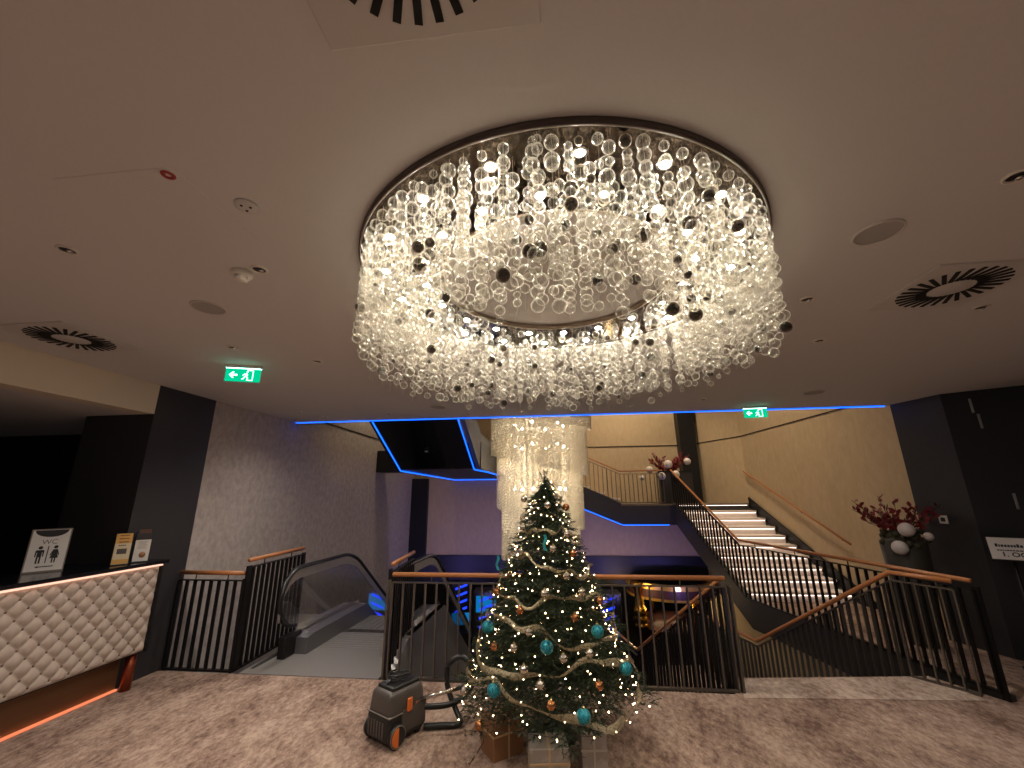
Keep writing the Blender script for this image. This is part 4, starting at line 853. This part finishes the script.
# ------------------------------------------------------------------ right wall: switch, info stand, door hinges
dx = Vector((0.15, -0.64)).normalized()
t = thing('light_switch', 'white light switch plate on the charcoal pier', 'switch', (4.90, 6.2, 1.47), math.atan2(dx.y, dx.x))
obj('plate', MB().cbox(-0.05, 0.05, -0.012, 0.0, -0.05, 0.05, 0.004), M_white, t, local=True); obj('rocker', MB().cbox(-0.025, 0.025, -0.018, -0.011, -0.025, 0.025, 0.003), M_ink, t, local=True)
d2 = Vector((0.77, -0.46)).normalized()
for (s_, z_) in ((0.25, 2.86), (0.285, 2.66), (0.37, 1.7)):
    q = Vector((4.98, 5.86)) + d2 * s_; t = thing('door_hinge', 'slim steel hinge on the near black wall, %s' % ('topmost' if z_ > 2.8 else 'second from the top' if z_ > 2 else 'lowest'), 'hinge', (q.x, q.y, z_), math.atan2(d2.y, d2.x), 'slim steel hinges')
    obj('leaf_plate', MB().cbox(-0.012, 0.012, -0.01, 0.0, -0.09, 0.09, 0.002), M_steel, t, local=True)
    obj('knuckle', MB().lathe([(0.006, -0.09), (0.006, 0.09)], (0, -0.012, 0), 8), M_steel, t, local=True)
t = thing('info_stand', 'white notice with dark printing on a black slanted stand by the right wall', 'sign', (4.93, 5.5, 0), math.radians(-38))
obj('base', MB().lathe([(0.17, 0), (0.17, 0.012), (0.02, 0.02)], n=28), M_blackiron, t, local=True)
obj('pole', MB().tube([(0, 0, 0.01), (0, 0, 1.12)], 0.016, 10), M_blackiron, t, local=True)
tl = Matrix.Translation((0, 0, 1.2)) @ Matrix.Rotation(math.radians(-34), 4, 'X')
obj('frame', MB().box(-0.17, 0.17, -0.002, 0.012, -0.15, 0.14).xf(tl), M_blackiron, t, local=True)
obj('sheet', MB().box(-0.155, 0.155, -0.005, -0.002, -0.135, 0.125).xf(tl), M_paper, t, local=True)
pr_ = MB(); R4 = random.Random(2); x = -0.105
while x < 0.1:
    w_ = R4.uniform(0.012, 0.022); pr_.box(x, x + w_, -0.0065, -0.005, 0.012, 0.040 if R4.random() < 0.8 else 0.05); x += w_ + 0.005
x = -0.1
while x < 0.1:
    w_ = R4.uniform(0.01, 0.03); pr_.box(x, x + w_, -0.0065, -0.005, -0.035, -0.022); x += w_ + 0.004
obj('print_lines', pr_.xf(tl), M_ink, t, local=True)
me = text_mesh('1. OG', 0.075, 0.002); me.materials.clear(); me.materials.append(M_ink); me.transform(tl @ Matrix.Translation((0.02, -0.0062, -0.078)) @ Matrix.Rotation(PI / 2, 4, 'X')); obj('lettering', me, None, t, local=True)

# ------------------------------------------------------------------ lower storey seen through the railings
M_gold = mat('polished_gold', lin((212, 160, 62)), 0.25, metal=1.0)
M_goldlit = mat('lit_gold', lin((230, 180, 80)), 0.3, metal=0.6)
t = thing('gold_bar', 'round bar downstairs with gold column and gold edged canopy', 'bar', (2.4, 11.9, LOW))
obj('counter', MB().lathe([(0.95, 0), (0.95, 0.05), (0.9, 0.06), (0.9, 1.0), (1.0, 1.02), (1.0, 1.08), (0, 1.08)], (2.75, 12.3, LOW), 32), mat('dark_red_wood', lin((70, 34, 26)), 0.4), t)
cp = [(0.17, 0), (0.18, 0.06), (0.15, 0.08), (0.15, 0.1), (0.17, 0.12), (0.17, 0.24), (0.15, 0.26), (0.17, 0.28), (0.17, 0.42), (0.14, 0.44), (0.12, 0.5), (0.10, 0.8), (0.13, 0.86), (0.17, 0.9), (0.2, 0.96), (0.2, 1.02)]
obj('column', MB().lathe(cp, (1.85, 11.7, LOW + 1.08), 20), M_gold, t)
def arc(r0, r1, z0, z1, a0, a1, m, name, n=28, c=(2.75, 12.3)):
    q = MB(); vs = []
    for k in range(n + 1):
        a = a0 + (a1 - a0) * k / n
        for r, z in ((r0, z0), (r1, z0), (r1, z1), (r0, z1)): vs.append((c[0] + r * math.cos(a), c[1] + r * math.sin(a), z))
    q.add(vs, [(4 * k + j, 4 * k + (j + 1) % 4, 4 * k + 4 + (j + 1) % 4, 4 * k + 4 + j) for k in range(n) for j in range(4)], False); return obj(name, q, m, t)
arc(1.0, 1.12, -0.42, -0.30, 0, 2 * PI, M_goldlit, 'gold_cornice', 48); arc(0.9, 1.06, -0.62, -0.42, 0, 2 * PI, mat('brown_frieze', lin((84, 46, 36)), 0.5), 'frieze', 48); arc(0.9, 1.1, -0.67, -0.62, 0, 2 * PI, M_goldlit, 'gold_moulding', 48); arc(0.0, 1.0, -0.5, -0.44, 0, 2 * PI, M_black, 'canopy_board', 48)
arc(0.7, 0.74, -0.72, -0.67, 0, 2 * PI, emis('bar_light', (1.0, 0.75, 0.42), 6), 'canopy_light', 40)
for a in (0.4, 2.0, 5.2): obj('canopy_post', MB().tube([(2.75 + 0.8 * math.cos(a), 12.3 + 0.8 * math.sin(a), LOW + 1.08), (2.75 + 0.8 * math.cos(a), 12.3 + 0.8 * math.sin(a), -0.62)], 0.04, 10), M_gold, t)
for x_ in (-3.2, -1.7, -0.2, 1.3, 2.8): spot('added_violet_spot', (x_, 10.3, -0.5), (x_, YB, 1.3), 26, (0.30, 0.24, 1.0), 120, 1.0, 0.02)  # added unseen spots that tint the back wall violet
point('bar_lamp_light', (1.55, 11.2, -0.4), 6, (1.0, 0.72, 0.36), 0.08)
M_bluebar = emis('blue_machine_light', (0.01, 0.04, 1.0), 1.2); M_cyan = emis('cyan_screen', (0.005, 0.16, 0.42), 0.5)
def machine(label, x, y, rz, screen):
    t = thing('gaming_machine', label, 'gaming machine', (x, y, LOW), rz, 'gaming machines downstairs')
    obj('cabinet', MB().cbox(-0.32, 0.32, -0.3, 0.3, 0, 1.95, 0.03), M_black, t, local=True)
    obj('console', MB().sheet([(-0.3, -0.3, 0.75), (-0.3, -0.55, 0.72), (-0.3, -0.55, 0.64), (-0.3, -0.3, 0.58)], (0.6, 0, 0)), M_dark, t, local=True)
    for k in range(4):
        z = 1.2 + k * 0.19; obj('light_bar', MB().sheet([(-0.16, -0.31, z - 0.05), (0.16, -0.31, z + 0.06), (0.16, -0.31, z + 0.11), (-0.16, -0.31, z)], (0, -0.02, 0)), M_bluebar, t, local=True)
    if screen: obj('screen', MB().box(-0.24, 0.24, -0.325, -0.3, 1.5, 1.86), M_cyan, t, local=True)
    else: obj('screen', MB().box(-0.24, 0.24, -0.306, -0.3, 0.85, 1.15), M_cyan, t, local=True)
machine('gaming machine with slanted blue light bars, right of the tree, downstairs', 1.0, 11.3, 0.0, False)
machine('gaming machine with bright cyan screen, left of the tree, downstairs', -1.95, 11.3, 0.1, True)
machine('gaming machine with blue light bars beyond the escalator, downstairs', -2.9, 12.6, 0.2, False)
